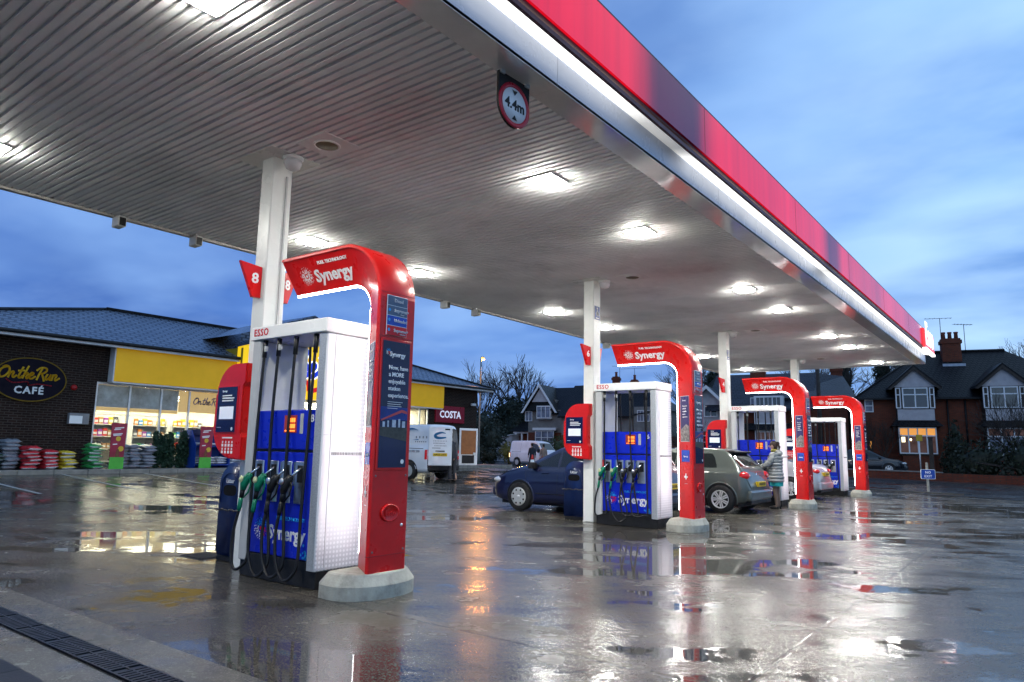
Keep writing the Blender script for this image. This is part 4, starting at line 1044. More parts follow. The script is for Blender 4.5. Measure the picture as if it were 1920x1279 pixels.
# blue display bins
bb = mat('bin_blue', (.012,.05,.28), .35, var=.1)
def display():
    t = thing('display_bin', 'x', 'display bin', (0,0,0), 0, 'blue display bins outside the shop')
    for s in (-.65, .63): m = MB(); m.prism([(-.35,0),(.35,0),(.35,.75),(.0,1.3),(-.35,1.3)], 'y', s, s+.02); m.build('side_panel', bb, t)
    m = MB(); m.box(-.36, -.63, 0, -.34, .63, 1.3); m.build('back_board', bb, t)
    for z in (.08, .72): m = MB(); m.box(-.34, -.63, z, .345, .63, z+.04); m.build('shelf_board', bb, t)
    m = MB(); m.prism([(.02,1.12),(.0,1.3),(-.34,1.3),(-.34,1.26),(-.02,1.26)], 'y', -.63, .63); m.build('header', mat('bin_navy2', (.012,.016,.06), .4), t)
    return t
d = display(); d.location = (FX+.65, 13.72, PZ); d['label'] = 'blue display bin half hidden by the second red banner'
d2 = dup(d, (FX+.65, 15.02, PZ), label='blue display bin of dark packs nearest the entrance')
q = random.Random(12)
pk = bag_mesh(bagm['white'], bagm['pale'], 'pillow_pack'); nm = {0:'left', 1:'middle', 2:'right'}
first = True
for bi, (yb, wh) in enumerate(((13.72, 'banner-side'), (15.02, 'entrance-side'))):
    for lv, z in ((0,.12),(1,.20),(2,.28),(3,.76)):
        for j in range(3):
            o = pk if first else pk.copy()
            if not first: COL.objects.link(o)
            first = False
            o.location = (FX+.72, yb-.4+j*.4, PZ+z); o.scale = (.75,.85,.75); o.rotation_euler = (0,0,q.uniform(-.2,.2))
            o.data = o.data if (bi == 0 or lv == 3) else o.data
            tag(o, 'pale pack in the %s blue bin, %s column, %s' % (wh, nm[j], ('on the bottom', 'second layer', 'third layer', 'upper shelf')[lv]), 'pack', 'packs in the blue display bins')
t = thing('ice_chest', 'white and navy upright ice chest beside the shop entrance', 'chest', (FX+.6, 16.15, PZ))
m = MB(); m.box(-.3, -.4, 0, .3, .4, .95, .02); m.build('cabinet', mat('chest_white', (.5,.5,.55), .35, var=.2, scale=5), t); m = MB(); m.box(-.28, -.4, .955, .28, .4, 1.35, .03); m.build('wrapped_goods', mat('wrap_violet', (.16,.17,.36), .3, var=.6, scale=14), t); m = MB(); m.box(.301, -.3, .5, .305, .3, .75); m.build('navy_panel', darkblue, t)
t = thing('promo_stand', 'tall blue and white promotion stand near the entrance', 'stand', (FX+.9, 17.1, PZ))
m = MB(); m.box(-.15, -.3, 0, .15, .3, 1.35, .01); m.build('carton', mat('stand_white', (.5,.55,.65), .4, var=.15), t)
m = MB(); m.box(.151, -.29, .78, .156, .29, 1.34); m.build('header_card', skyblue, t); m = MB(); disc(m, (.157,0,1.0), Y0, Z0, .16, 18); disc(m, (.152,-.05,.35), Y0, Z0, .12, 6); m.build('emblem', cyan, t)

# ------------------------------------------------------------------ houses across the road
litpane = mat('lit_pane', (.3,.12,.03), .3, var=.5, scale=3, emit=(1,.42,.08), es=.75)
litpale = mat('lit_pane_low', (.10,.06,.05), .3, var=.7, scale=2.5, emit=(.8,.30,.14), es=.05)
palepane = mat('curtain_pane', (.15,.165,.22), .2, var=.5, scale=2)
darkpane = mat('dark_pane', (.012,.015,.026), .06, var=.4, scale=1.5, spec=.8)
def window(par, u0, u1, z0, z1, y, cols, trans=None, pane=None, frame=None, t=.055, top=None, split=0):
    """A casement: frame bars with a pane behind; faces -y."""
    m = MB(); w = t; ys = (y-.05, y+.05)
    m.box(u0, ys[0], z0, u1, ys[1], z0+w); m.box(u0, ys[0], z1-w, u1, ys[1], z1)
    e = .0015
    for k in range(cols+1):
        x = u0 + (u1-u0-w)*k/cols; m.box(x, ys[0]-e, z0+.001, x+w, ys[1]+e, z1-.001)
    if trans: m.box(u0+.002, ys[0]-.004, trans-w/2, u1-.002, ys[1]+.004, trans+w/2)
    if split:
        for k in range(cols):
            x = u0 + (u1-u0-w)*(k+.5)/cols; m.box(x+w*.3, ys[0]+.02, z0+.01, x+w*.7, ys[1]-.02, z1-.01)
    fr = m.build('window', frame or white_wood, par)
    m = MB()
    if trans and top:
        m.box(u0+.01, y+.01, z0+.01, u1-.01, y+.03, trans); m.build('pane', pane or darkpane, fr)
        m = MB(); m.box(u0+.01, y+.01, trans, u1-.01, y+.03, z1-.01); m.build('upper_pane', top, fr)
    else:
        m.box(u0+.01, y+.01, z0+.01, u1-.01, y+.03, z1-.01); m.build('pane', pane or darkpane, fr)
    return fr
def gable_roof(m, u0, u1, y0, y1, ze, zr, axis='u', over=.25, th=.12):
    """Pitched roof with its ridge along u or along y."""
    if axis == 'u':
        ym = (y0+y1)/2; P = [(y0-over, ze-.0), (ym, zr), (y1+over, ze), (y1+over, ze-th), (ym, zr-th), (y0-over, ze-th)]
        m.prism(P, 'x', u0-over, u1+over)
    else:
        um = (u0+u1)/2; P = [(u0-over, ze), (um, zr), (u1+over, ze), (u1+over, ze-th), (um, zr-th), (u0-over, ze-th)]
        m.prism(P, 'y', y0-over, y1+over)
def hip_roof(m, u0, u1, y0, y1, ze, zr, r0, r1, over=.3):
    a, b, c, d = (u0-over, y0-over, ze), (u1+over, y0-over, ze), (u1+over, y1+over, ze), (u0-over, y1+over, ze); ym = (y0+y1)/2
    e, f = (r0, ym, zr), (r1, ym, zr)
    m.face([a, b, f, e]); m.face([c, d, e, f]); m.face([d, a, e]); m.face([b, c, f]); m.face([d, c, b, a])
def chimney(par, u, y, z0, z1, w=.9, d=.6, pots=2, matl=None):
    m = MB(); m.box(u-w/2, y-d/2, z0, u+w/2, y+d/2, z1-.35); m.box(u-w/2-.07, y-d/2-.07, z1-.348, u+w/2+.07, y+d/2+.07, z1-.12); m.box(u-w/2, y-d/2, z1-.118, u+w/2, y+d/2, z1)
    c = m.build('chimney', matl or brick_house, par)
    for k in range(pots):
        x = u - w/2 + w*(k+.5)/pots
        m = MB(); m.lathe([(.13,z1),(.11,z1+.35),(.14,z1+.38),(.14,z1+.46),(.1,z1+.46)], (x,y,0), 'z', 12); m.build('chimney_pot', mat('pot_red', (.18,.06,.04), .7, var=.2), c)
    return c
def aerial(par, u, y, z, h=1.3, w=1.3, rot=.3):
    m = MB(); m.tube([(u,y,z),(u,y,z+h)], .02, 5); c, s = math.cos(rot), math.sin(rot)
    m.tube([(u-w*.6*c, y-w*.6*s, z+h-.05),(u+w*.5*c, y+w*.5*s, z+h)], .015, 4)
    for k in range(7):
        f = -.6+1.05*k/6; x, yy = u+w*f*c, y+w*f*s; l = .16+.03*(k % 3); m.tube([(x-l*s, yy+l*c, z+h-.03),(x+l*s, yy-l*c, z+h-.03)], .01, 4)
    return m.build('aerial', dark, par)

# the pair of brick houses at the right
h = thing('brick_house', 'red brick pair of houses with two gabled bays, one bay window glowing orange', 'house', (-9.76, 50.01, 0), R(15))
m = MB(); m.box(.12, 0, -.5, 13.2, 8, 5.0); m.build('wall', brick_house, h)
m = MB(); hip_roof(m, .12, 13.2, 0, 8, 4.98, 8.35, 4.2, 9.1, .35); rf = m.build('roof', tiles, h)
m = MB(); m.tube([(4.2,4,8.37),(9.1,4,8.37)], .1, 6); m.tube([(4.2,4,8.36),(-.2,-.3,5.0)], .08, 6); m.build('ridge_tiles', tiles, rf)
m = MB(); m.box(-.25, -.42, 4.88, 13.5, -.33, 4.99); m.build('gutter', dark, h)
chimney(rf, 5.95, 3.4, 6.9, 9.15, 1.1, .75, 3); aerial(rf, 5.45, 3.4, 9.0, 1.6, 1.5, .2); aerial(rf, 6.9, 3.9, 8.3, 1.9, 1.2, .5)
m = MB(); m.box(5.3, 2.55, 7.15, 6.6, 2.95, 7.4); m.build('flashing', mat('lead_grey', (.25,.28,.34), .4, .3), rf)
for bi, u in enumerate((3.1, 7.75)):
    g0, g1 = u-1.3, u+1.3
    m = MB(); P = [(g0-.15,5.62),(u,6.98),(g1+.15,5.62),(g1+.15,5.48),(u,6.82),(g0-.15,5.48)]; m.prism(P, 'y', -1.15, 3.2); dr = m.build('dormer_roof', tiles, rf)
    m = MB(); m.prism([(g0-.18,5.44),(u,6.84),(g1+.18,5.44),(g1-.0,5.44),(u,6.64),(g0+.0,5.44)], 'y', -1.19, -1.12); m.build('bargeboard', timber, dr)
    m = MB(); m.prism([(g0+.05,5.60),(u,6.7),(g1-.05,5.60)], 'y', -1.02, -.9); m.build('gable_panel', cream_wall, dr)
    bay = MB(); bay.box(g0+.30, -.98, 3.35, g1-.30, -.01, 5.6); bw = bay.build('bay', timber, h); bb_ = MB(); bb_.box(g0+.45, -.95, 0, g1-.45, -.012, 1.45); bb_.build('bay_base', brick_house, bw)
    m = MB(); m.box(g0+.30, -1.0, 3.55, g1-.30, -.981, 4.22); m.build('bay_panel', cream_wall, bw)
    window(bw, g0+.60, g1-.60, 4.28, 5.56, -1.03, 2, 5.12, darkpane, t=.07, split=0)
    for a, b_ in ((g0+.24, g0+.52), (g1-.52, g1-.24)): window(bw, a, b_, 4.28, 5.56, -.95, 1, 5.12, palepane if b_ > u else darkpane, t=.06)
    m = MB(); V = [(g0-.1,-1.35,3.18),(g1+.1,-1.35,3.18),(g1+.1,-.02,3.18),(g0-.1,-.02,3.18)]; T = [(g0+.35,-.75,3.72),(g1-.35,-.75,3.72),(g1-.35,-.02,3.72),(g0+.35,-.02,3.72)]
    m.grid([V+V[:1], T+T[:1]], smooth=False); m.face(V[::-1]); m.build('bay_roof', tiles, bw)
    lit = bi == 0
    m = MB(); m.box(g0+.25, -1.0, 1.4, g1-.25, -.3, 3.17); m.build('bay_frame', timber, bw)
    window(bw, g0+.28, g1-.28, 1.50, 3.12, -1.04, 4 if lit else 3, 2.60, litpale if lit else palepane, t=.075, top=(litpane if lit else litpale))
    if lit:
        m = MB(); m.ellipsoid((u-.38, -1.018, 2.36), (.08,.02,.10), 10, 6); m.build('lamp', mat('room_lamp', (1,.8,.5), .4, var=0, emit=(1,.7,.3), es=5), bw)
        m = MB(); m.box(g0+.42, -1.031, 2.2, g0+.62, -1.0305, 2.52); m.build('bright_gap', mat('room_bright', (1,.9,.6), .4, var=0, emit=(1,.85,.5), es=2), bw)
m = MB(); m.tube([(4.95,-.08,0),(4.95,-.08,4.9)], .05, 6); m.tube([(5.9,-.08,2),(5.9,-.08,4.9)], .05, 6); m.build('downpipe', dark, h)
window(h, .35, .85, 4.1, 4.9, -.03, 1, 4.5, palepane); window(h, .48, .68, 1.7, 2.3, -.03, 1, None, litpane, timber)

# the roughcast house at the left end of the row
h = thing('gabled_house', 'grey roughcast house with white bargeboards and a tall chimney, left of the row', 'house', (-40.98, 57.8, 0), R(10))
m = MB(); m.box(-.6, 0, 3.0, 6.2, 7, 5.2); m.box(-.45, .9, 5.2, 2.0, 3, 6.3); m.build('wall', render_wall, h)
m = MB(); m.box(-.598, .004, 0, 6.2, 7, 2.998); m.box(-2.6, 1.2, 0, -.602, 6, 3.0); m.build('brick_base', brick_house, h)
m = MB(); m.prism([(-.3,4.9),(3.5,7.7),(7.3,4.9),(7.3,4.75),(3.5,7.55),(-.3,4.75)], 'x', .77, 6.5); m.prism([(-1.15,4.95),(.77,7.75),(2.69,4.95),(2.69,4.8),(.77,7.6),(-1.15,4.8)], 'y', -.5, 4); rf = m.build('roof', tiles, h)
m = MB(); m.prism([(-1.2,4.9),(.77,7.80),(2.74,4.9),(2.52,4.9),(.77,7.48),(-.98,4.9)], 'y', -.56, -.49); m.build('bargeboard', white_wood, rf)
m = MB(); m.prism([(-.10,6.0),(.77,7.3),(1.64,6.0)], 'y', -.3, -.2); m.build('gable_panel', cream_wall, h)
m = MB(); m.prism([(-.55,-.45),(-.1,-.05),(2,-.05),(2,-.45)], 'z', 5.2, 5.22); m.face([(-.6,-.5,5.15),(2.2,-.5,5.15),(1.75,-.2,6.0),(-.2,-.2,6.0)]); m.build('tile_hanging', tiles, h)
m = MB(); m.box(.5, -.45, 4.3, 2.05, .05, 5.6); m.build('oriel', white_wood, h)
window(h, .55, 2.0, 4.4, 5.55, -.50, 3, None, palepane); window(h, -.9, -.12, 4.1, 5.1, -.10, 2, None, palepane)
m = MB(); m.box(.1, -.5, 3.2, 2.6, -.02, 3.45); m.build('bay_fascia', white_wood, h)
window(h, .35, 2.35, 1.6, 3.15, -.35, 3, 2.5, palepane)
m = MB(); m.face([(-3,.4,3.1),(-.55,.4,3.1),(-.55,3.4,4.6),(-2.2,3.4,4.6)]); m.face([(-3,.4,3.1),(-2.2,3.4,4.6),(-2.6,6,3.1)]); m.build('wing_roof', tiles, rf)
m = MB()
for x in (-2.45, -1.75, -1.05): m.box(x, .7, .3, x+.16, .86, 3.05)
m.box(-2.6, .66, 2.9, -.62, .9, 3.08); m.build('porch_post', white_wood, h)
chimney(rf, 4.8, 3.3, 6.3, 8.5, 1.0, .8, 2)
m = MB(); m.tube([(3.6,-.06,0),(3.6,-.06,4.9)], .06, 6); m.build('downpipe', dark, h)
t = thing('garage', 'small pale garage with sloping roof left of the roughcast house', 'garage', (-44.7, 56.6, 0), R(10))
m = MB(); m.prism([(0,0),(1.7,0),(1.7,2.7),(0,2.35)], 'y', 0, 4); m.build('wall', cream_wall, t); m = MB(); m.prism([(-.1,2.35),(1.8,2.73),(1.8,2.8),(-.1,2.43)], 'y', -.15, 4.1); m.build('roof', white_wood, t)

# the house seen through the second pump
h = thing('dark_roof_house', 'house with broad dark roof and two slim chimneys behind the second pump', 'house', (-29.21, 56.56, 0), R(10))
m = MB(); m.box(-7.0, .0, 2.7, .1, 8, 4.6); m.box(.1, -.4, 2.7, 2.9, 7, 5.2); m.build('wall', render_wall, h)
m = MB(); m.box(-6.99, -.02, 0, 2.88, 8, 2.7); m.build('brick_base', brick_house, h)
m = MB(); m.prism([(-.5,4.4),(3.8,7.6),(8.4,4.4),(8.4,4.25),(3.8,7.45),(-.5,4.25)], 'x', -7.2, -.4); m.face([(-.4,3.8,7.6),(3.2,-.8,4.9),(3.2,8.4,4.9)]); m.face([(-.4,3.8,7.6),(-.4,-.5,4.4),(3.2,-.8,4.9)]); m.face([(-.4,3.8,7.6),(3.2,8.4,4.9),(-.4,8.4,4.4)]); rf = m.build('roof', tiles, h)
chimney(rf, -2.95, 3.8, 7.2, 8.35, .6, .6, 1); chimney(rf, -1.1, 3.7, 6.9, 8.0, .55, .6, 1); aerial(rf, -2.6, 3.8, 7.9, 1.5, 1.2, .4); aerial(rf, -1.1, 3.7, 8.1, 1.0, 2.2, .1)
window(h, .38, 1.5, 3.9, 4.9, -.43, 2, 4.5, palepane, split=1); window(h, -4.9, -3.5, 1.2, 2.6, -.06, 3, None, palepane)
# semi-detached pair with white bays behind the third pump
h = thing('white_gable_house', 'slate roofed pair of houses with white gable and two storey white bay', 'house', (-20.5, 50.48, 0), R(10))
m = MB(); m.box(-.9, .5, 2.9, 1.5, 8, 5.1); m.build('wall', cream_wall, h)
m = MB(); m.box(1.5, .6, 0, 8.0, 8.2, 4.6); m.box(-.9, .52, 0, 1.498, 8, 2.898); m.build('brick_wall', brick_house, h)
m = MB(); m.prism([(-.2,4.5),(4.3,7.45),(8.8,4.5),(8.8,4.35),(4.3,7.3),(-.2,4.35)], 'x', .3, 7.6); m.prism([(-1.25,4.75),(.35,6.25),(1.95,4.75),(1.95,4.62),(.35,6.12),(-1.25,4.62)], 'y', -.1, 4.5); m.face([(.3,4.3,7.44),(-1.3,8.8,4.5),(-1.3,-.2,4.5)]); rf = m.build('roof', slate, h)
m = MB(); m.prism([(-1.3,4.7),(.35,6.3),(2.0,4.7),(1.72,4.7),(.35,6.03),(-1.02,4.7)], 'y', -.17, -.09); m.build('bargeboard', white_wood, rf)
m = MB(); m.prism([(-.9,4.85),(.35,6.05),(1.6,4.85)], 'y', .3, .5); m.build('gable_panel', cream_wall, h)
window(h, .05, 1.05, 3.95, 5.2, .42, 2, 4.75, darkpane, split=0, t=.08); window(h, -.1, 1.1, 1.4, 2.6, .44, 2, 2.1, darkpane)
m = MB(); m.box(3.75, -.35, 0, 5.7, .6, 5.4); bw = m.build('bay', white_wood, h)
window(bw, 3.85, 5.6, 4.35, 5.35, -.40, 3, None, darkpane, split=1, t=.07); window(bw, 3.4, 3.74, 4.35, 5.35, .35, 1, None, palepane)
m = MB(); m.prism([(-.9,3.0),(-.3,3.45),(.6,3.5),(.6,2.95)], 'x', 3.0, 6.2); m.build('bay_roof', tiles, bw)
window(bw, 3.85, 5.6, 1.5, 2.9, -.41, 3, 2.3, litpale, split=1, t=.07)
m = MB(); m.box(3.9, -.37, 3.5, 5.55, -.352, 4.25); m.build('bay_panel', cream_wall, bw)
chimney(rf, 3.5, 4.0, 6.4, 8.6, 1.1, .7, 3)
# pale slate roof between
h = thing('slate_roof_house', 'brick house with a steep pale slate roof and small white window', 'house', (-14.25, 52.69, 0), R(10))
m = MB(); m.box(-1.2, .0, 0, 3.2, 9, 5.4); m.build('wall', brick_house, h)
m = MB(); m.face([(-1.8,-.35,5.3),(3.8,-.35,5.3),(2.9,3.4,7.15),(.9,3.4,7.45)]); m.face([(3.8,-.35,5.3),(3.8,9,5.3),(2.9,3.4,7.15)]); m.face([(-1.8,9,5.3),(-1.8,-.35,5.3),(.9,3.4,7.45)]); m.face([(3.8,9,5.3),(-1.8,9,5.3),(.9,3.4,7.45),(2.9,3.4,7.15)]); rf = m.build('roof', slate, h)
m = MB(); m.box(-1.8, -.42, 5.2, 3.8, -.3, 5.32); m.build('gutter', dark, h)
window(h, .8, 1.45, 4.1, 5.2, -.03, 1, 4.6, palepane, t=.1); chimney(rf, 2.4, 5, 6.2, 8.0, .8, .6, 2)
t = thing('utility_pole', 'dark wooden utility pole between the slate roofed houses', 'pole', (-11.6, 47.7, 0))
m = MB(); m.tube([(0,0,0),(0,0,8.6)], [.15,.11], 10); m.build('shaft', timber, t); m = MB(); m.box(-.8, -.05, 8.1, .8, .05, 8.22); m.build('crossarm', timber, t)

# low garden walls, hedges, shrubs
t = thing('garden_wall', 'low red brick garden wall along the far pavement', 'wall', (0,0,0))
m = MB(); A = [(-13,46.5),(-8.3,44.3),(-4.6,42.6)]; Bq = [(-4.6,42.6),(-1.0,40.8),(9,35.0)]
for P in (A, Bq):
    for p, q in zip(P, P[1:]):
        p, q = Vector((*p, 0)), Vector((*q, 0)); d = (q-p); u = d.normalized(); m.obox((p+q)/2 + Z0*.25, u, Vector((-u.y,u.x,0)), Z0, d.length/2, .11, .28)
m.build('brickwork', brick_house, t)
m = MB()
for P in (A,):
    for p, q in zip(P, P[1:]):
        p, q = Vector((*p, 0)), Vector((*q, 0)); d = (q-p); u = d.normalized(); m.obox((p+q)/2 + Z0*.56, u, Vector((-u.y,u.x,0)), Z0, d.length/2, .15, .03)
m.build('coping', kerbmat, t)
t = thing('gate_post', 'dark timber gate post between wall and hedge', 'post', (-5.05, 43.1, 0)); m = MB(); m.box(-.09, -.09, 0, .09, .09, 2.3); m.build('shaft', timber, t); m = MB(); m.box(-.12,-.12,2.3,.12,.12,2.36); m.build('cap', timber, t)
m = MB(); m.prism([(-8,0),(5,0),(5,.28),(-8,.28)], 'y', 0, 5.5); o = m.build('driveway', kerbmat, None, (-9.5, 45.2, 0), R(8)); tag(o, kind='structure')
hedge = mat('hedge_leaf', (.012,.018,.010), .6, var=.6, scale=6)
leafg = mat('bush_leaf', (.03,.05,.018), .5, var=.6, scale=6)
leafy = mat('yellow_leaf', (.11,.10,.02), .5, var=.6, scale=6)
leafd = mat('evergreen_leaf', (.010,.018,.012), .6, var=.6, scale=3)
bark = mat('bark', (.035,.027,.022), .8, var=.4, scale=10)
LQ = random.Random(31)
def bush(label, x, y, blobs, n, size, matl, cat='bush', trunk=None, name='garden_bush', z=0):
    t = thing(name, label, cat, (x, y, z)); m = MB(); leafcloud(m, blobs, int(n*1.5), size, LQ)
    for b in blobs:
        m.ellipsoid((b[0], b[1], b[2]), (b[3]*.6, b[4]*.6, b[5]*.6), 10, 7)
    m.build('foliage', matl, t)
    m = MB(); tp = trunk or (.08, .6)
    m.tube([(0,0,-.1),(0,0,tp[1])], [tp[0], tp[0]*.6], 7)
    for k in range(3): m.tube([(0,0,tp[1]*.6),(blobs[0][0]+LQ.uniform(-.4,.4), LQ.uniform(-.3,.3), blobs[0][2])], [tp[0]*.5, .02], 5)
    m.build('stem', bark, t)
    return t
bush('long dark hedge at the right edge in front of the brick houses', 1.6, 41.4, [(-4.4,1.2,1.1,1.4,.8,1.2),(-2.4,.4,1.2,1.5,.9,1.3),(-.3,-.4,1.25,1.6,1,1.4),(2,-1.2,1.3,1.7,1,1.5),(4.5,-2.6,1.3,1.8,1,1.5)], 4200, .20, hedge, 'hedge', name='garden_hedge')
bush('dark pointed conifer beside the brick house door', -4.5, 49.0, [(0,0,1.0,.85,.85,1.0),(0,0,2.0,.6,.6,.9),(0,0,2.9,.28,.28,.7)], 1300, .16, hedge, 'shrub', (.09,1.2), 'conifer_shrub')
bush('yellowish garden bush left of the roughcast house', -39.2, 51.5, [(0,0,1.0,1.0,1,1.0),(.8,.3,.8,.8,.8,.8)], 900, .16, leafy)
bush('broad green bush in front of the roughcast house', -32.6, 49.9, [(-1.4,0,1.1,1.3,1,1.1),(.3,.2,1.4,1.6,1.1,1.35),(2.4,0,1.3,1.5,1,1.3),(4.5,.3,1.1,1.5,1,1.1)], 2400, .17, leafg)
bush('low dark bush beneath the street lamp', -40.2, 47.6, [(0,0,.9,1.4,1,.95),(1.5,.5,.7,1.1,.9,.8)], 1200, .17, hedge)
bush('round brown green shrub beside the shop corner', -38.9, 46.2, [(-1.1,-.4,1.0,1.2,1,1.2),(-2.2,-.6,.9,1.0,1,1.1)], 1200, .17, mat('brown_leaf', (.05,.04,.02), .6, var=.5), name='garden_shrub')
bush('grey green tree top leaning beside the shop corner', -43.5, 51.8, [(-.3,0,2.0,2.1,1.6,1.9),(.6,0,3.5,2.0,1.5,1.6),(1.8,.4,2.4,1.6,1.4,1.9)], 2600, .24, mat('grey_leaf', (.022,.034,.028), .6, var=.6, scale=3), 'tree', (.16,2.6), 'holly_tree')
bush('big dark evergreen mass under the bare tree', -46.5, 60.8, [(-1.5,0,3.0,2.8,2.2,3.0),(1.2,0,3.6,3.0,2.4,3.3),(3.4,.4,2.7,2.4,2.0,2.6),(.4,0,5.4,2.2,1.8,1.7)], 5200, .30, leafd, 'tree', (.3,4), 'evergreen_tree')
def bare_tree(label, x, y, H, seed, spread=.55, levels=6, r0=.22, lean=(0,0), name='bare_tree', z=0, split=2.5, bush_=False):
    q = random.Random(seed); t = thing(name, label, 'tree' if not bush_ else 'shrub', (x, y, z)); tm = MB(); cm = MB(); cnt = [0]
    def grow(p, d, L, r, lv, m):
        if cnt[0] > 9000: return
        cnt[0] += 1
        mid = p + d*L*.5 + Vector((q.gauss(0,1), q.gauss(0,1), q.gauss(0,.6)))*L*.05
        e = p + d*L; m.tube([p, mid, e], [r, r*.85, r*.68], 6 if lv < 2 else (4 if lv < 4 else 3), cap=False)
        if lv >= levels: return
        n = int(split) + (1 if q.random() < split % 1 else 0)
        for k in range(n):
            ax = d.orthogonal().normalized(); ax.rotate(Matrix.Rotation(q.uniform(0, 6.283), 3, d))
            nd = (d*1.0 + ax*q.uniform(.25, 1.0)*spread + Vector((0,0,.10))).normalized()
            grow(e if q.random() < .7 else p + d*L*q.uniform(.4,.9), nd, L*q.uniform(.66,.90), max(.016 if not bush_ else .007, r*q.uniform(.55,.74)), lv+1, cm)
    if bush_:
        for k in range(7):
            a = k/7*6.28; grow(Vector((0,0,0)), Vector((math.cos(a)*.5, math.sin(a)*.4, 1)).normalized(), H*.24, r0, 1, tm if k == 0 else cm)
    else:
        base = Vector((0,0,-.1)); d = Vector((lean[0], lean[1], 1)).normalized()
        tm.tube([base, d*H*.12, d*H*.27], [r0*1.35, r0*1.05, r0], 8)
        for k in range(4):
            ax = d.orthogonal().normalized(); ax.rotate(Matrix.Rotation(k*1.57+q.uniform(-.4,.4), 3, d)); grow(d*H*q.uniform(.2,.27), (d + ax*q.uniform(.2,.6)).normalized(), H*.19, r0*.72, 1, cm)
    tm.build('trunk', bark, t); cm.build('crown', bark, t); return t
bare_tree('tall bare spreading tree behind the evergreen mass and street lamp', -51.0, 69.0, 13.0, 3, .62, 7, .30)
bare_tree('slim bare tree directly behind the street lamp', -50.6, 61.8, 11.0, 12, .55, 7, .20)
bare_tree('bare tree showing under the second red arch', -30.5, 73.5, 11.5, 8, .55, 7, .2, (.05,0))
bare_tree('bare tree behind the pale slate roof, nearer the third pump', -19.5, 80.0, 13.5, 15, .5, 7, .2)
bare_tree('bare tree behind the brick house chimney side, further right', -12.0, 86.0, 14.0, 18, .55, 7, .22)
bare_tree('bare tree rising past the roof at the right edge', -.6, 86.0, 14.0, 23, .55, 7, .24)
bare_tree('leafless shrub before the right hand bay window', -1.1, 46.0, 5.6, 27, .75, 6, .055, name='bare_shrub', bush_=True, split=2.6)
bare_tree('leafless climber at the left corner of the brick house', -8.6, 48.8, 4.6, 29, .6, 6, .05, name='bare_shrub', bush_=True, split=2.4)
bare_tree('small leafless shrub before the white gabled house', -20.6, 48.4, 4.6, 33, .7, 6, .05, name='bare_shrub', bush_=True, split=2.4)
bush('dark spiky evergreen above the roofs between the second arch and third column', -26.2, 68.0, [(0,0,6.6,1.9,1.7,1.4),(.3,0,8.2,1.3,1.2,1.2),(-1.2,0,5.4,1.4,1.4,1.2),(1.5,.2,7.4,1.1,1.0,.9)], 2600, .42, leafd, 'tree', (.3,6), 'evergreen_tree')
bush('narrow ivy clad tree left of two behind the far roofs', -17.4, 82.0, [(0,0,7.0,1.1,1.1,3.0),(.2,0,10,.8,.8,2.0)], 1500, .34, leafd, 'tree', (.3,8), 'ivy_tree')
bush('narrow ivy clad tree right of two behind the far roofs', -13.6, 84.0, [(0,0,7.5,1.2,1.1,3.2),(-.3,0,10.3,.9,.8,1.6)], 1500, .34, leafd, 'tree', (.3,8), 'ivy_tree')

m = MB(); wq = random.Random(77); BL = []
for k in range(70):
    a = R(60 + k*3.2); d = 150 + wq.uniform(-15, 25); BL.append((d*math.cos(a)-10, d*math.sin(a)+10, 2.6, wq.uniform(5,9), wq.uniform(5,9), wq.uniform(3,6.5)))
leafcloud(m, BL, 9000, 1.3, wq)
for b in BL: m.ellipsoid((b[0], b[1], b[2]), (b[3]*.75, b[4]*.75, b[5]*.7), 8, 6)
tag(m.build('woodland', leafd), 'dark far-off belt of trees beyond the houses and shop', 'woodland', kind='stuff')
# street lamp
t = thing('street_lamp', 'tall street lamp with lit orange head beyond the shop corner', 'street lamp', (-32.35, 38.95, 0), R(120))
m = MB(); m.tube([(0,0,0),(0,0,1.4),(0,0,1.42),(0,0,7.7)], [.09,.085,.06,.045], 10); m.tube(catmull([(0,0,7.6),(.05,0,7.8),(.3,0,7.88),(.5,0,7.88)], 4), .035, 8); m.build('post', mat('lamp_post', (.10,.12,.11), .5), t)
m = MB(); m.ellipsoid((.75,0,7.90), (.34,.13,.09), 14, 8); m.build('head', mat('lamp_head', (.3,.3,.28), .4), t)
m = MB(); m.ellipsoid((.75,0,7.83), (.30,.14,.10), 14, 8); m.build('lens', mat('sodium_lens', (1,.6,.2), .4, var=0, emit=(1,.45,.07), es=5), t)
ll = bpy.data.lights.new('street_lamp_light', 'POINT'); ll.energy = 800; ll.color = (1,.40,.07); ll.shadow_soft_size = .22
lo = bpy.data.objects.new('street_lamp_light', ll); COL.objects.link(lo); lo.parent = t; lo.location = (.75,0,7.6)
# no exit sign, far traffic sign, cone
t = thing('no_exit_sign', 'blue NO EXIT sign on a pale post by the forecourt edge', 'sign', (-3.78, 30.75, 0), R(35))
m = MB(); m.box(-.04, -.025, 0, .04, .025, 1.13, .006); m.build('post', mat('post_pale', (.27,.26,.23), .6, var=.2), t)
m = MB(); W, Hh, r_ = .265, .178, .04; pts = []
for cx_, cz_, a0 in ((W-r_,Hh-r_,0),(-W+r_,Hh-r_,90),(-W+r_,-Hh+r_,180),(W-r_,-Hh+r_,270)): pts += [(cx_+r_*math.cos(R(a0+a)), cz_+.70+r_*math.sin(R(a0+a))) for a in (0,30,60,90)]
m.prism(pts, 'y', -.055, -.032); pl = m.build('rim', white, t)
m = MB(); m.prism([(x*.95, (z-.70)*.925+.70) for x, z in pts], 'y', -.059, -.0555); m.build('panel', mat('exit_blue', (.01,.05,.30), .35, var=.05), t)
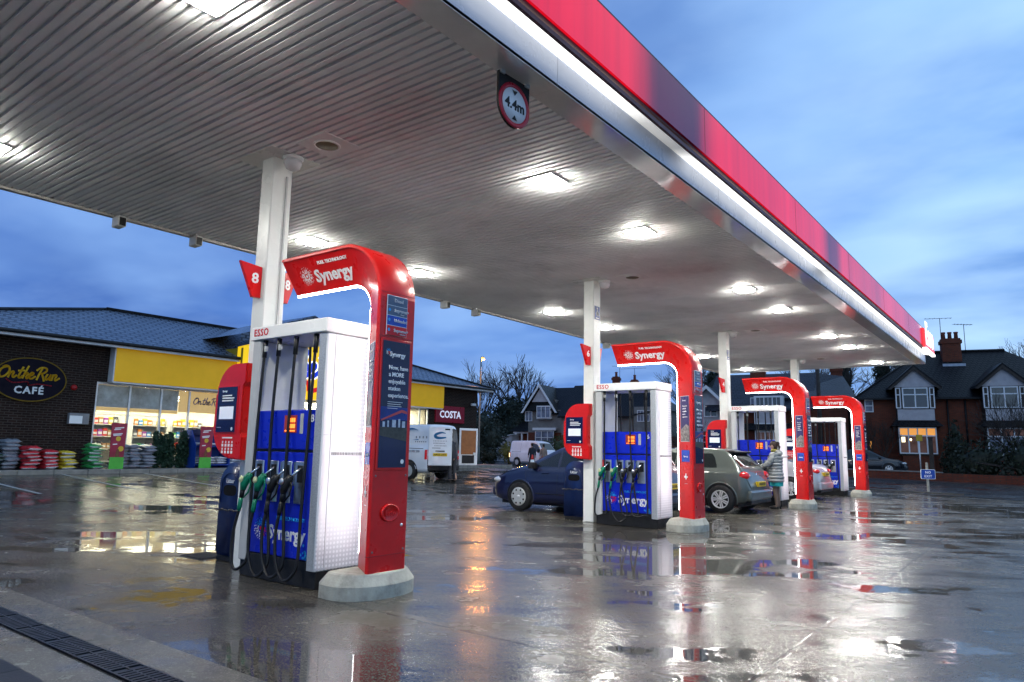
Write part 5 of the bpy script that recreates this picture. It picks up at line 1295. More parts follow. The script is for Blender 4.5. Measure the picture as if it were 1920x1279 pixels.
m = MB(); put_text(m, 'NO', (0,-.0592,.73), X0, Z0, cap=.085, align='C', bold=.01, spacing=1.15); put_text(m, 'EXIT', (0,-.0592,.588), X0, Z0, cap=.085, align='C', bold=.01, spacing=1.15); m.build('lettering', wtext, t)
t = thing('road_sign', 'small yellow sign on a thin post before the glowing bay window', 'sign', (-5.9, 45.6, 0), R(30))
m = MB(); m.tube([(0,0,0),(0,0,2.5)], .035, 8); m.build('post', alum, t); m = MB(); m.box(-.17, -.06, 2.2, .17, -.036, 2.55, .01); m.build('plate', mat('sign_yellow2', (.45,.32,.03), .5), t)
t = thing('traffic_cone', 'red and white traffic cone by the road behind the dark blue car', 'cone', (-20.9, 29.4, gz(-20.9,29.4)))
m = MB(); m.box(-.21, -.21, 0, .21, .21, .05, .01); m.build('base', mat('cone_red', (.5,.04,.03), .5), t)
m = MB(); m.lathe([(.16,.05),(.13,.24)], seg=20); m.lathe([(.085,.55),(.03,.80),(.001,.80)], seg=20); m.build('cone_body', MATS['cone_red'], t)
m = MB(); m.lathe([(.1302,.24),(.0852,.55)], seg=20); m.build('white_sleeve', white, t)

# ------------------------------------------------------------------ vehicles
tyre_m = mat('tyre', (.014,.014,.015), .7, var=.3)
alloy = mat('alloy', (.62,.63,.64), .35, .25, var=.06, spec=.5)
hubgrey = mat('hub_grey', (.42,.43,.42), .4, .3, var=.1)
tail_m = mat('tail_red', (.45,.008,.01), .12, var=.1, coat=.6, emit=(.9,.02,.02), es=.12)
lens_m = mat('head_lens', (.55,.57,.6), .08, .3, var=.1, coat=.5)
plate_y = mat('plate_yellow', (.62,.42,.02), .4, var=.05)
trim_m = mat('black_trim', (.014,.014,.016), .5, var=.2)
class Shape:
    def __init__(s, xs, top, sh, w, bot, tumble=.22, smooth=2):
        s.x = np.linspace(xs[0], xs[-1], 84)
        def f(v):
            y = np.interp(s.x, xs, v)
            for _ in range(smooth): y[1:-1] = .25*y[:-2] + .5*y[1:-1] + .25*y[2:]
            return y
        s.t, s.s, s.w, s.b = f(top), f(sh), f(w), f(bot); s.s = np.minimum(s.s, s.t-.02); s.tum = tumble
    def at(s, x): return tuple(float(np.interp(x, s.x, a)) for a in (s.t, s.s, s.w, s.b))
    def ring(s, x):
        t, h, w, b = s.at(x); rw = max(.25*w, w - .04 - s.tum*max(0, t-h-.05)/.5)
        P = [(0,b),(w-.14,b),(w-.035,b+.05),(w-.005,b+.16),(w,(b+h)/2),(w-.008,h-.09),(w-.025,h-.02),(w-.05,h+.008)]
        tt = max(t-.085, h+.012)
        P += [(w-.05+(rw-w+.05)*k/4, h+.008+(tt-h-.008)*k/4) for k in (1,2,3,4)]
        P += [(rw-.035, max(t-.03, tt+.002)), (rw-.12, max(t-.008, tt+.004)), (rw*.5, t+.006), (0, t+.010)]
        return P
    def side(s, x, z):
        P = s.ring(x)[2:13]; return float(np.interp(z, [p[1] for p in P], [p[0] for p in P]))
    def roofz(s, x, y):
        P = s.ring(x)[11:]; P = P[::-1]; return float(np.interp(abs(y), [p[0] for p in P], [p[1] for p in P]))
def shell(S, name, matl, par, cap=True, capback=True):
    m = MB(); rows = []
    for x in S.x:
        r_ = S.ring(x); rows.append([(x, y, z) for y, z in r_] + [(x, -y, z) for y, z in r_[-2:0:-1]])
    V = m.grid(rows, closed=True)
    if capback: m.bm.faces.new(V[0])
    m.bm.faces.new(V[-1])
    return m.build(name, matl, par, recalc=True)
def sideglass(S, x0, x1, zb, zt, par, sgn, n=14, matl=None, name='side_window'):
    """Pane on the flank between a lower and an upper curve (functions of x)."""
    m = MB(); rows = []
    for k in range(5):
        f = k/4; rows.append([])
        for x in np.linspace(x0, x1, n):
            z = zb(x) + (zt(x)-zb(x))*f; rows[-1].append((x, sgn*(S.side(x, z)+.005), z))
    m.grid(rows); return m.build(name, matl or carglass, par)
def topglass(S, xa, xb, inset, par, name, matl=None):
    m = MB(); rows = []
    for x in np.linspace(xa, xb, 12):
        t, h, w, b = S.at(x); rw = S.ring(x)[12][0] - inset; d = .5*(S.at(x+.02)[0]-S.at(x-.02)[0])/.02
        nx = -d/math.hypot(1, d); nz = 1/math.hypot(1, d)
        rows.append([(x+nx*.008, y, S.roofz(x, y)+nz*.008) for y in np.linspace(-rw, rw, 12)])
    m.grid(rows); return m.build(name, matl or carglass, par)
def wheel(par, x, y, r, style, w=.2):
    sg = 1 if y > 0 else -1
    t = bpy.data.objects.new('wheel', None); COL.objects.link(t); t.parent = par; t.location = (x, y, r)
    m = MB(); m.lathe([(r*.63,-w/2),(r*.9,-w/2-.002),(r*.985,-w/2+.03),(r,0),(r*.985,w/2-.03),(r*.9,w/2+.002),(r*.63,w/2)], axis='y', seg=30, cap=False)
    m.build('tyre', tyre_m, t)
    m = MB(); f = sg*w/2
    if style == 'alloy':
        m.lathe([(r*.66,f*.94),(r*.64,f*1.02),(r*.60,f*1.02),(r*.565,f*.6)], axis='y', seg=30, cap=False); m.lathe([(r*.15,f*.97),(r*.10,f*1.04),(.001,f*1.04)], axis='y', seg=16)
        for k in range(7):
            a = 2*math.pi*k/7; d = Vector((math.cos(a),0,math.sin(a))); n = Vector((-math.sin(a),0,math.cos(a)))
            for q_ in (-1, 1):
                P = [d*r*.12+n*q_*r*.012, d*r*.12+n*q_*r*.085, d*r*.60+n*q_*r*.135, d*r*.60+n*q_*r*.018]
                m.face([p + Y0*f*.95 for p in P])
        m.build('rim', alloy, t); m = MB(); m.lathe([(r*.6,f*.45),(.001,f*.45)], axis='y', seg=24); m.build('brake_disc', dark, t)
    elif style == 'cap':
        m.lathe([(r*.645,f*.95),(r*.62,f*1.06),(r*.5,f*1.1),(r*.3,f*1.12),(r*.16,f*1.02),(.001,f*1.02)], axis='y', seg=30); c = m.build('rim', hubgrey, t)
        m = MB()
        for k in range(8):
            a = 2*math.pi*(k+.5)/8; cx, cz = math.cos(a)*r*.47, math.sin(a)*r*.47
            m.lathe([(r*.075,f*1.10),(r*.07,f*1.125),(.001,f*1.125)], (cx,0,cz), 'y', 10)
        m.build('rim_slot', dark, c); m = MB(); m.lathe([(r*.12,f*1.03),(r*.1,f*1.1),(.001,f*1.1)], axis='y', seg=16); m.build('hub_badge', alloy, c)
    else:
        m.lathe([(r*.66,f*.9),(r*.58,f*.75),(r*.42,f*.8),(r*.36,f*.95),(r*.2,f*1.0),(.001,f*1.0)], axis='y', seg=24); m.build('rim', hubgrey, t)
    return t
def arches(S, par, x, r, matl=None):
    for sg in (-1, 1):
        m = MB(); A = []; B_ = []; C_ = []
        for a in np.linspace(-.25, math.pi+.25, 20):
            for L, rr, off in ((A, r+.075, .004), (B_, r+.05, .012)):
                px, pz = x + rr*math.cos(a), r + rr*math.sin(a); pz = max(pz, S.at(px)[3]+.02); L.append((px, sg*(S.side(px, pz)+off), pz))
        m.grid([A, B_], smooth=True); m.build('arch_trim', matl or trim_m, par)
        m = MB(); P = []
        for a in np.linspace(0, 2*math.pi, 28)[:-1]:
            px, pz = x + (r+.052)*math.cos(a), r + (r+.052)*math.sin(a); pz = max(pz, S.at(px)[3]-.03); P.append((px, sg*(S.side(px, max(pz, S.at(px)[3]+.06))+.006), pz))
        m.bm.faces.new([m.bm.verts.new(p) for p in P]); m.build('wheel_well', dark, par)
def seam(S, pts, par, sgn, r=.004, name='panel_seam', matl=None):
    m = MB(); Q = []
    for (xa, za), (xb_, zb) in zip(pts, pts[1:]):
        for k in range(8):
            f = k/8; x, z = xa+(xb_-xa)*f, za+(zb-za)*f; Q.append((x, sgn*(S.side(x, z)+.0005), z))
    x, z = pts[-1]; Q.append((x, sgn*(S.side(x, z)+.0005), z)); m.tube(Q, r, 5); return m.build(name, matl or trim_m, par)
def rear_lamp(S, par, x0, x1, z0, z1, sgn, yin, matl=tail_m, name='tail_light'):
    """Lens wrapped round a rear (or front) corner."""
    m = MB(); rows = []; xe = S.x[0] if x0 < 0 else S.x[-1]
    for z in np.linspace(z0, z1, 6):
        row = []
        for x in np.linspace(x1, x0, 6): row.append((x, sgn*(S.side(x, z)+.008), z))
        xr_ = x0; yy = S.side(x0, z)
        d = -1 if x0 < 0 else 1
        for f in (.25,.5,.75,1): row.append((x0 + d*.012*math.sin(f*1.57) - d*.0, sgn*(yy + (yin-yy)*f), z))
        rows.append(row)
    m.grid(rows); return m.build(name, matl, par)
def paint(name, c, metal=.35, rough=.3):
    return mat(name, c, rough*1.2, metal*.6, var=.08, scale=2, coat=1.0, dirt=.10)
def hatch(label, loc, rz, p, dims, wheel_style, cat='car', doors=True, plate=True, front_plate='', saloon=False, name='parked_car', lit=False, ro=0):
    L, Hh, W, wb = dims; hl = L/2; hw = W/2; rw_, fw_ = -wb/2-.08-ro, wb/2-.08
    t = thing(name, label, cat, loc, rz)
    if saloon:
        xs = [-hl,-hl+.04,-hl+.12,-hl+.2,-hl+.75,-hl+1.45,-.35,.3,.98,1.12,hl-.45,hl-.12,hl-.04,hl]; k = Hh/1.42
        top = [.62,.80,1.0,1.05,1.09,1.38*k,1.42*k,1.36*k,1.02,.98,.86,.72,.60,.5]
    else:
        xs = [-hl,-hl+.05,-hl+.13,-hl+.20,-hl+.50,-hl+.70,-.45,.25,.98,1.12,hl-.5,hl-.14,hl-.05,hl]; k = Hh/1.48
        top = [.60,.82,.98,1.04,1.40*k,1.46*k,1.485*k,1.42*k,1.05,1.0,.88,.74,.60,.5]
    sh = [.55,.75,.90,.95,.97,.97,.95,.94,.93,.92,.83,.68,.55,.45]
    w = [hw*.78,hw*.90,hw*.95,hw*.965,hw*.99,hw,hw,hw,hw*.995,hw*.99,hw*.95,hw*.85,hw*.75,hw*.66]
    bot = [.34,.28,.24,.22,.19,.18,.17,.17,.17,.17,.18,.22,.26,.30]
    S = Shape(xs, top, sh, w, bot); r = .315
    shell(S, 'body_shell', p, t)
    zt = lambda x: S.at(x)[0]-.115
    zb = lambda x: S.at(x)[1]+.045
    fx = 1.0-.18
    for sg in (-1, 1):
        if saloon: segs = [(-hl+1.10, -.62, 'q'), (-.55, .12, ''), (.18, fx, '')]
        else: segs = [(-hl+.62, -.62, 'q'), (-.52, .16, ''), (.22, fx, '')] if doors == 4 else [(-hl+.72, -.42, 'q'), (-.34, fx, '')]
        for a, b_, kk in segs:
            za = lambda x, a=a, b_=b_, kk=kk: max(zb(x)+.012, min(zt(x), zb(x) + .03 + ((x-a)*2.6 if kk == 'q' else 9)))
            sideglass(S, a, b_, zb, za, t, sg)
        sx = (-.48, .19) if doors == 4 else (-.38,)
        seam(S, [(sx[0], S.at(sx[0])[0]-.1), (sx[0], .26)], t, sg)
        seam(S, [(1.02, .88), (1.03, .42), (.95,.26), (sx[0], .26)], t, sg)
        if doors == 4: seam(S, [(.19, 1.35), (.19, .27)], t, sg)
        for hx in ((-.2,.85) if doors != 4 else (-.3,.5)): 
            if hx > .7: continue
            m = MB(); y = sg*(S.side(hx, .84)+.012); m.box(hx-.09, y-.014, .825, hx+.09, y+.014, .855, .008); m.build('door_handle', p, t)
        m = MB(); mx = .80; y = S.side(mx, 1.0); m.box(mx-.07, min(sg*(y+.04), sg*(y+.22)), .93, mx+.07, max(sg*(y+.04), sg*(y+.22)), 1.07, .035, 0, 2); m.box(mx-.02, min(sg*(y-.03), sg*(y+.06)), .94, mx+.03, max(sg*(y-.03), sg*(y+.06)), .97); m.build('mirror', trim_m if wheel_style == 'cap' else p, t)
        seam(S, [(rw_+.42,.40), (fw_-.42,.40)], t, sg, .012, 'side_strip')
        m = MB(); m.ellipsoid((-hl+.19, sg*hw*.775, .845), (.165,.155,.108) if not saloon else (.19,.16,.085), 18, 12); m.build('tail_light', tail_m, t)
        m = MB(); m.lathe([(.036,-.004),(.032,-.014),(.001,-.016)], (-hl+.046, sg*hw*.70, .845), 'x', 14); m.build('lamp_lens', mat('lamp_lens', (.6,.35,.35), .15, var=.1), t)
        m = MB(); m.ellipsoid((hl-.27, sg*hw*.71, .655), (.23,.165,.085), 18, 12); m.build('headlight', MATS.get('car_light_on') if lit else lens_m, t)
        for x in (rw_, fw_): wheel(t, x, sg*(hw-.068), r, wheel_style)
    arches(S, t, rw_, r, p if wheel_style != 'van' else trim_m); arches(S, t, fw_, r, p if wheel_style != 'van' else trim_m)
    topglass(S, .93, .30, .05, t, 'windscreen')
    if saloon: topglass(S, -hl+.80, -hl+1.38, .05, t, 'rear_window')
    else:
        topglass(S, -hl+.21, -hl+.47, .06, t, 'rear_window')
        m = MB(); x = -hl+.52; m.box(x-.14, -hw*.66, S.at(x)[0]-.03, x+.06, hw*.66, S.at(x)[0]+.022, .018); m.build('spoiler', trim_m, t)
    m = MB(); m.box(-hl-.035, -hw*.86, .29, -hl+.20, hw*.86, .53, .10, 0, 4); m.build('rear_bumper', p, t); m = MB(); m.box(-hl-.015, -hw*.80, .22, -hl+.12, hw*.80, .305, .02); m.build('rear_valance', trim_m, t)
    m = MB(); m.box(hl-.20, -hw*.74, .28, hl+.025, hw*.74, .50, .10, 0, 4); m.build('front_bumper', p, t)
    m = MB(); m.box(hl-.06, -.38, .53, hl+.012, .38, .62, .01); m.build('grille', trim_m, t)
    if plate:
        m = MB(); zz = .60 if not saloon else .70; m.box(-hl-.04, -.26, zz, -hl+.06, .26, zz+.11, .004); pl = m.build('number_plate', plate_y, t); m = MB()
        for i in range(7): m.box(-hl-.0415, -.215+i*.063, zz+.03, -hl-.0405, -.175+i*.063, zz+.085)
        m.build('characters', dark, pl)
        m = MB(); m.lathe([(.055,-.012),(.05,-.022),(.001,-.024)], (-hl+.10,0,.86), 'x', 16); m.build('badge', chrome, t)
    m = MB(); m.box(-hl+.3, -hw+.2, .14, hl-.3, hw-.2, .24); m.build('underside', dark, t)
    return t, S
bluep = paint('car_navy', (.0025,.005,.036), .1, .3); greyp = paint('car_grey_green', (.085,.10,.092), .5, .3); silp = paint('car_silver', (.42,.43,.46), .6, .3); blkp = paint('car_black_blue', (.006,.009,.015), .3, .2); whp = paint('car_white', (.62,.64,.68), 0, .3)
MATS['car_light_on'] = mat('car_light_on', (1,1,1), .3, var=0, emit=(1,.93,.8), es=26)
amber = mat('car_amber', (1,.5,.2), .3, var=0, emit=(1,.6,.25), es=6)
hatch('dark blue hatchback at the second pump, front wheel showing left of its litter bin', (-8.30, 13.72, 0), math.pi, bluep, (4.22, 1.47, 1.72, 2.52), 'cap', doors=4)
golf, GS = hatch('grey green hatchback at the third pump with red tail light towards us', (-7.52, 16.72, 0), math.pi, greyp, (4.20, 1.46, 1.75, 2.58), 'alloy', doors=2, ro=.10)
hatch('silver saloon at the farthest pumps, rear lights towards us', (-7.85, 23.45, 0), math.pi, silp, (4.50, 1.42, 1.78, 2.70), 'alloy', doors=4, saloon=True)
hatch('black saloon parked on the driveway before the brick house', (-9.0, 46.9, .28), R(12), blkp, (4.45, 1.44, 1.78, 2.65), 'alloy', doors=4, saloon=True)
hatch('pale silver car with headlights on coming round the shop corner', (-42.5, 50.2, .01), R(-38), silp, (4.2, 1.46, 1.74, 2.55), 'cap', doors=4, lit=True, name='moving_car')

def van(label, loc, rz, open_doors, name):
    L, W = 4.35, 1.78; hl, hw = L/2, W/2; t = thing(name, label, 'van', loc, rz)
    xs = [-hl,-hl+.03,-hl+.12,-.2,.35,.75,1.28,1.40,hl-.25,hl-.08,hl]
    top = [1.86,1.95,1.985,2.0,1.97,1.86,1.24,1.17,.98,.80,.55]; sh = [1.12,1.12,1.12,1.12,1.12,1.10,1.06,1.03,.9,.7,.5]
    w = [hw*.955,hw*.97,hw*.985,hw,hw,hw,hw*.985,hw*.98,hw*.93,hw*.85,hw*.72]; bot = [.30,.29,.27,.25,.24,.24,.24,.24,.26,.3,.34]
    S = Shape(xs, top, sh, w, bot, .10, 1); r = .325
    shell(S, 'body_shell', whp, t, capback=not open_doors)
    rwx, fwx = -hl+.86, hl-.80
    for sg in (-1, 1):
        zb = lambda x: S.at(x)[1]+.05
        sideglass(S, .18, 1.08, zb, lambda x: min(S.at(x)[0]-.16, 1.82), t, sg)
        seam(S, [(.08,1.85),(.08,.34)], t, sg, .006); seam(S, [(-1.0,1.80),(-1.0,.36)], t, sg, .005); seam(S, [(-1.95,1.115),(-.95,1.125)], t, sg, .014, 'slide_rail')
        seam(S, [(rwx+.5,.36),(fwx-.45,.36)], t, sg, .02, 'side_strip')
        for x in (rwx, fwx): wheel(t, x, sg*(hw-.07), r, 'van')
        m = MB(); mx = 1.02; y = S.side(mx, 1.2); m.box(mx-.07, min(sg*(y+.04), sg*(y+.22)), 1.08, mx+.07, max(sg*(y+.04), sg*(y+.22)), 1.36, .03); m.build('mirror', trim_m, t)
        rear_lamp(S, t, -hl+.02, -hl+.12, .74, 1.08, sg, hw*.86)
        m = MB(); x = -hl+.0; m.box(x-.012, min(sg*hw*.84, sg*hw*.95), .87, x+.02, max(sg*hw*.84, sg*hw*.95), .96); m.build('reverse_light', lens_m, t)
        rear_lamp(S, t, hl-.10, hl-.42, .72, .88, sg, hw*.5, lens_m if open_doors else MATS['car_light_on'], 'headlight')
    arches(S, t, rwx, r, trim_m); arches(S, t, fwx, r, trim_m)
    topglass(S, 1.24, .80, .06, t, 'windscreen')
    m = MB(); m.box(-hl-.05, -hw*.93, .34, -hl+.10, hw*.93, .52, .03); m.build('rear_bumper', trim_m, t); m = MB(); m.box(hl-.14, -hw*.8, .32, hl+.03, hw*.8, .54, .04); m.build('front_bumper', trim_m, t)
    return t, S, hl, hw
wv, S, hl, hw = van('white delivery van parked by the shop with one rear door swung open', (-19.8, 19.25, .18), math.pi, True, 'delivery_van')
# local +x is the nose; the rear is at -x; the closed door is on local +y (to the left of us)
LD = hw*.925; m = MB(); m.box(-.03, -.83, .53, .01, 0, 1.90, .02); d = m.build('rear_door', whp, wv, (-hl-.005, LD, 0), R(-48))
bl = mat('van_blue', (.01,.14,.32), .4); gl = mat('van_grey_text', (.16,.17,.2), .5)
ud = Vector((0,-1,0)); nx = -.0305
m = MB(); m.box(nx-.012, .16-.83, .86, nx+.004, .66-.83, .97); pl = m.build('number_plate', plate_y, d); m = MB(); put_text(m, 'HA55 LWT', (nx-.0122, .41-.83, .885), ud, Z0, width=.43, align='C', bold=.02); m.build('characters', dark, pl)
m = MB(); m.box(nx-.02, .25-.83, 1.02, nx, .58-.83, 1.06, .008); m.build('door_handle', trim_m, d)
m = MB(); m.box(nx-.008, .08-.83, 1.78, nx, .26-.83, 1.83); m.build('brake_light', dark, d)
def swirl(m, c, u, v, s):
    Q = [(.5,.30),(.1,.36),(-.4,.2),(-.5,0),(-.3,-.14),(.1,-.16),(.55,-.1)]
    cc = catmull(Q, 5); n = u.cross(v)
    for i, (p, q_) in enumerate(zip(cc, cc[1:])):
        a = c + u*p.x*s + v*p.y*s; b_ = c + u*q_.x*s + v*q_.y*s; dd = b_-a
        if dd.length < 1e-6: continue
        dn = dd.normalized(); m.obox((a+b_)/2 + n*.002, dn, n.cross(dn), n, dd.length/2+.008, .012+.04*math.sin(i/len(cc)*math.pi), .0015)
m = MB(); swirl(m, Vector((nx, .42-.83, 1.56)), ud, Z0, .36); m.build('emblem', bl, d)
m = MB()
for z, a, w_ in ((1.38,.66,.5),(1.30,.66,.42),(1.21,.62,.44),(1.13,.7,.3)):
    for k in range(9): m.box(nx-.0015, a-.83-w_*k/9-.028, z, nx, a-.83-w_*k/9, z+.03)
m.build('lettering', gl, d)
for sg in (1, -1):
    us = Vector((1,0,0)) if sg < 0 else Vector((-1,0,0))
    m = MB(); y = sg*(S.side(-1.2, 1.45)+.001); swirl(m, Vector((-1.15, y, 1.52)), us, Z0, .85); m.build('emblem', bl, wv)
    m = MB()
    for z, h_, n_, st in ((1.48,.10,4,.17),(1.34,.05,6,.10)):
        for k in range(n_): x = -1.50 - (k*st)*1.0; yy = sg*(S.side(max(x,-hl+.2), z)+.001); m.box(max(x,-hl+.15)-.03, yy-.002, z, max(x,-hl+.15)+.02, yy+.002, z+h_*.8)
    y2 = sg*(S.side(-1.4, 1.02)+.001); put_text(m, '01424 845 500', (-1.05 if sg > 0 else -1.75, y2, .98), us, Z0, width=.75, bold=.015); m.build('lettering', gl, wv)
op = bpy.data.objects.new('rear_door', None); COL.objects.link(op); op.parent = wv; op.location = (-hl-.01, -hw*.925, 0); op.rotation_euler = (0,0,R(163))
wv.name = 'delivery_van'
m = MB(); m.box(-.03, 0, .53, .0, .82, 1.90, .015); m.build('door_skin', whp, op)
m = MB(); m.box(.0005, .07, .93, .02, .73, 1.82, .008); m.build('ply_lining', mat('ply_lining', (.24,.09,.03), .5, var=.15), op)
m = MB(); m.box(.0005, .12, .60, .02, .66, .90, .008); m.build('door_pocket', dark, op)
m = MB(); m.box(.0005, .60, .905, .05, .74, 1.0, .01); m.build('door_latch', alum, op)
m = MB(); m.box(-hl+.02, -hw*.88, .50, -.3, hw*.88, .54); m.build('load_floor', dark, wv); m = MB(); m.box(-.35, -hw*.9, .54, -.3, hw*.9, 1.85); m.build('bulkhead', mat('bulkhead', (.05,.05,.05), .7), wv)
m = MB(); m.box(-hl+.3, -hw*.85, .54, -.6, -hw*.4, 1.1); m.box(-hl+.5, -hw*.85, 1.2, -.6, -hw*.5, 1.5); m.build('racking', timber, wv)
mv, S2, hl2, hw2 = van('white van driving past on the road before the roughcast house', (-32.2, 45.9, .01), R(-8), False, 'moving_van')
for sg in (-1, 1): m = MB(); m.box(-hl2-.03, min(sg*hw2*.84, sg*hw2*.96), .7, -hl2+.01, max(sg*hw2*.84, sg*hw2*.96), 1.0); m.build('tail_light', amber, mv)

# ------------------------------------------------------------------ people
skin_m = mat('skin', (.42,.25,.18), .5, var=.08); hair_m = mat('brown_hair', (.025,.014,.010), .5, var=.3, scale=40)
def skinbody(V, E, rad, name, matl, par=None, sub=2, root=0):
    me = bpy.data.meshes.new(name); me.from_pydata([tuple(v) for v in V], E, []); me.materials.append(matl)
    o = bpy.data.objects.new(name, me); COL.objects.link(o)
    if par: o.parent = par
    sm = o.modifiers.new('skin', 'SKIN'); sm.use_smooth_shade = True; sm.branch_smoothing = .4
    if not me.skin_vertices: me.attributes  # layer is made with the modifier
    lay = me.skin_vertices[0].data if len(me.skin_vertices) else None
    if lay:
        for i, r_ in enumerate(rad): lay[i].radius = (r_, r_) if not hasattr(r_, '__len__') else r_; lay[i].use_root = (i == root)
    ss = o.modifiers.new('smooth', 'SUBSURF'); ss.levels = sub; ss.render_levels = sub
    return o
def person(label, loc, rz, pose, cat='person'):
    """Figure facing local +x, left hand on +y. pose: arm targets, leg stride, clothes."""
    H = pose.get('H', 1.66); k = H/1.66; st = pose.get('stride', 0)
    hip = .86*k; sh_z = 1.36*k; lean = pose.get('lean', 0)
    V = [(0,0,hip),(lean*.4,0,1.08*k),(lean,0,1.28*k),(lean*1.1,0,1.40*k),(lean*1.15+.01,0,1.47*k),(lean*1.2+.02,0,1.555*k),(lean*1.2+.025,0,1.62*k)]
    E = [(0,1),(1,2),(2,3),(3,4),(4,5),(5,6)]; rad = [(.135,.10),(.125,.09),(.15,.105),(.06,.055),(.05,.05),(.075,.088),(.07,.075)]
    rad = [(a*k, b*k) for a, b in rad]
    for s, sx in ((1, st), (-1, -st)):
        i = len(V); V += [(0, s*.085*k, hip-.06*k), (sx*.45+.02, s*.09*k, .48*k), (sx*.8-.02 + (-.05 if sx < 0 else 0), s*.09*k, .075*k + (.03 if sx < 0 else 0)), (sx*.8+.13, s*.10*k, .03*k)]
        E += [(0,i),(i,i+1),(i+1,i+2),(i+2,i+3)]; rad += [(.085*k,.085*k),(.053*k,.055*k),(.037*k,.037*k),(.03*k,.026*k)]
    hands = []
    for s, tgt_ in ((1, pose['L']), (-1, pose['Rr'])):
        el, wr, fd = [Vector(a) for a in tgt_]; i = len(V)
        V += [(lean*1.0, s*.165*k, sh_z), el*k, wr*k, (wr + fd*.05)*k]; E += [(2,i),(i,i+1),(i+1,i+2),(i+2,i+3)]; rad += [(.058*k,.058*k),(.042*k,.042*k),(.028*k,.028*k),(.038*k,.018*k)]
        palm = i+3; side = fd.cross(Z0); side = side.normalized() if side.length > .1 else Y0
        for f in range(4):
            j = len(V); b0 = (wr + fd*.085 + side*(f-1.5)*.019)*k; ln = (.075,.085,.08,.062)[f]
            V += [b0, b0 + (fd*ln*.55 + Vector((0,0,-.012)))*k, b0 + (fd*ln*.85 + Vector((0,0,-.04)))*k]; E += [(palm,j),(j,j+1),(j+1,j+2)]; rad += [(.0095*k,)*2,(.0085*k,)*2,(.007*k,)*2]
        j = len(V); b0 = (wr + fd*.045 - side*.035*s)*k; V += [b0, b0 + (fd*.03 - side*.015*s + Vector((0,0,-.02)))*k]; E += [(palm,j),(j,j+1)]; rad += [(.011*k,)*2,(.009*k,)*2]
    root = skinbody(V, E, rad, 'person', skin_m); root.location = loc; root.rotation_euler = (0,0,rz); tag(root, label, cat)
    hx = lean*1.2+.03; hz = 1.585*k
    m = MB()
    m.ellipsoid((hx+.105*k, 0, hz-.012), (.018,.014,.022), 8, 6); 
    for s in (-1, 1): m.ellipsoid((hx+.0, s*.083*k, hz-.005), (.02,.012,.03), 8, 6)
    m.ellipsoid((hx+.092*k, 0, hz-.052), (.01,.024,.007), 8, 5); m.build('face_features', skin_m, root)
    m = MB()
    for s in (-1, 1): m.ellipsoid((hx+.088*k, s*.031, hz+.015), (.008,.013,.007), 8, 5)
    m.build('eyes', dark, root)
    m = MB(); m.ellipsoid((hx-.018, 0, hz+.030), (.102*k,.090*k,.098*k), 16, 10); m.ellipsoid((hx-.055, 0, hz-.03), (.06*k,.078*k,.09*k), 12, 8)
    if pose.get('bun'): m.ellipsoid((hx-.11, 0, hz+.05), (.055,.05,.055), 12, 8); m.tube([(hx-.12,0,hz+.04),(hx-.16,.02,hz-.03),(hx-.15,.03,hz-.1)], [.03,.028,.012], 8)
    m.build('hair', pose.get('hair', hair_m), root)
    return root, V, k
def garment(root, rings, name, matl, seg=20, closed_top=True):
    """Stack of ellipse rings (x, y, z, rx, ry) wrapped round the figure."""
    m = MB(); rows = []
    for x, y, z, rx, ry in rings: rows.append([(x+rx*math.cos(a), y+ry*math.sin(a), z) for a in np.linspace(0, 2*math.pi, seg+1)[:-1]])
    m.grid(rows, closed=True); return m.build(name, matl, root)
def sleeve(root, pts, rads, name, matl):
    m = MB(); c = catmull(pts, 5); n = len(c); rr = np.interp(np.linspace(0,1,n), np.linspace(0,1,len(rads)), rads); m.tube(c, list(rr), 12); return m.build(name, matl, root)
coat = mat('grey_puffer', (.26,.27,.27), .55, var=.18, scale=5, bump=.25, bscale=18); teal = mat('teal_skirt', (.02,.33,.32), .6, var=.15); nylon = mat('sheer_tights', (.16,.11,.085), .45, var=.1); shoe = mat('black_shoe', (.012,.012,.012), .4)
wl, V, k = person('person in a grey padded coat and teal skirt standing at the third pump', (-5.52, 18.25, 0), math.pi, dict(H=1.62, L=((.10,.24,1.12),(.30,.20,1.02),Vector((.9,-.1,-.2)).normalized()), Rr=((.12,-.24,1.12),(.33,-.16,1.05),Vector((.95,.1,-.1)).normalized()), bun=True, lean=.02))
wl.data.materials[0] = nylon
m = MB(); m.ellipsoid((.05,0,1.545), (.083,.078,.105), 16, 12); m.build('face', skin_m, wl)
rings = []; tubes = 9
z0, z1 = .655, 1.37
for i in range(tubes):
    a = z0 + (z1-z0)*i/tubes; b_ = z0 + (z1-z0)*(i+1)/tubes; f = (i+.5)/tubes
    rx = np.interp(f, [0,.2,.42,.6,.85,1], [.185,.19,.155,.17,.175,.11]); ry = np.interp(f, [0,.2,.42,.6,.85,1], [.235,.235,.19,.205,.225,.15])
    for q_, s in ((.04,.93),(.2,1.0),(.5,1.045),(.8,1.0),(.96,.93)): rings.append((.01, 0, a+(b_-a)*q_, rx*s, ry*s))
garment(wl, [(.01,0,z0-.0,.15,.19)] + rings + [(.02,0,1.385,.09,.11),(.025,0,1.40,.06,.07)], 'coat', coat, 26)
for s in (1, -1):
    P = [(.02, s*.19, 1.31), (.05, s*.245, 1.2), (.11, s*.255, 1.10), (.22, s*.22, 1.05), (.30, s*.19, 1.01)]
    c = catmull(P, 8); rr = [.078*(1 - .25*i/len(c))*(1+.07*math.sin(i*1.45)) for i in range(len(c))]; m = MB(); m.tube(c, rr, 14); m.build('sleeve', coat, wl)
m = MB(); m.ellipsoid((-.085, 0, 1.36), (.085,.13,.075), 14, 10); m.ellipsoid((-.06, 0, 1.40), (.07,.12,.05), 14, 8); m.build('hood', coat, wl)
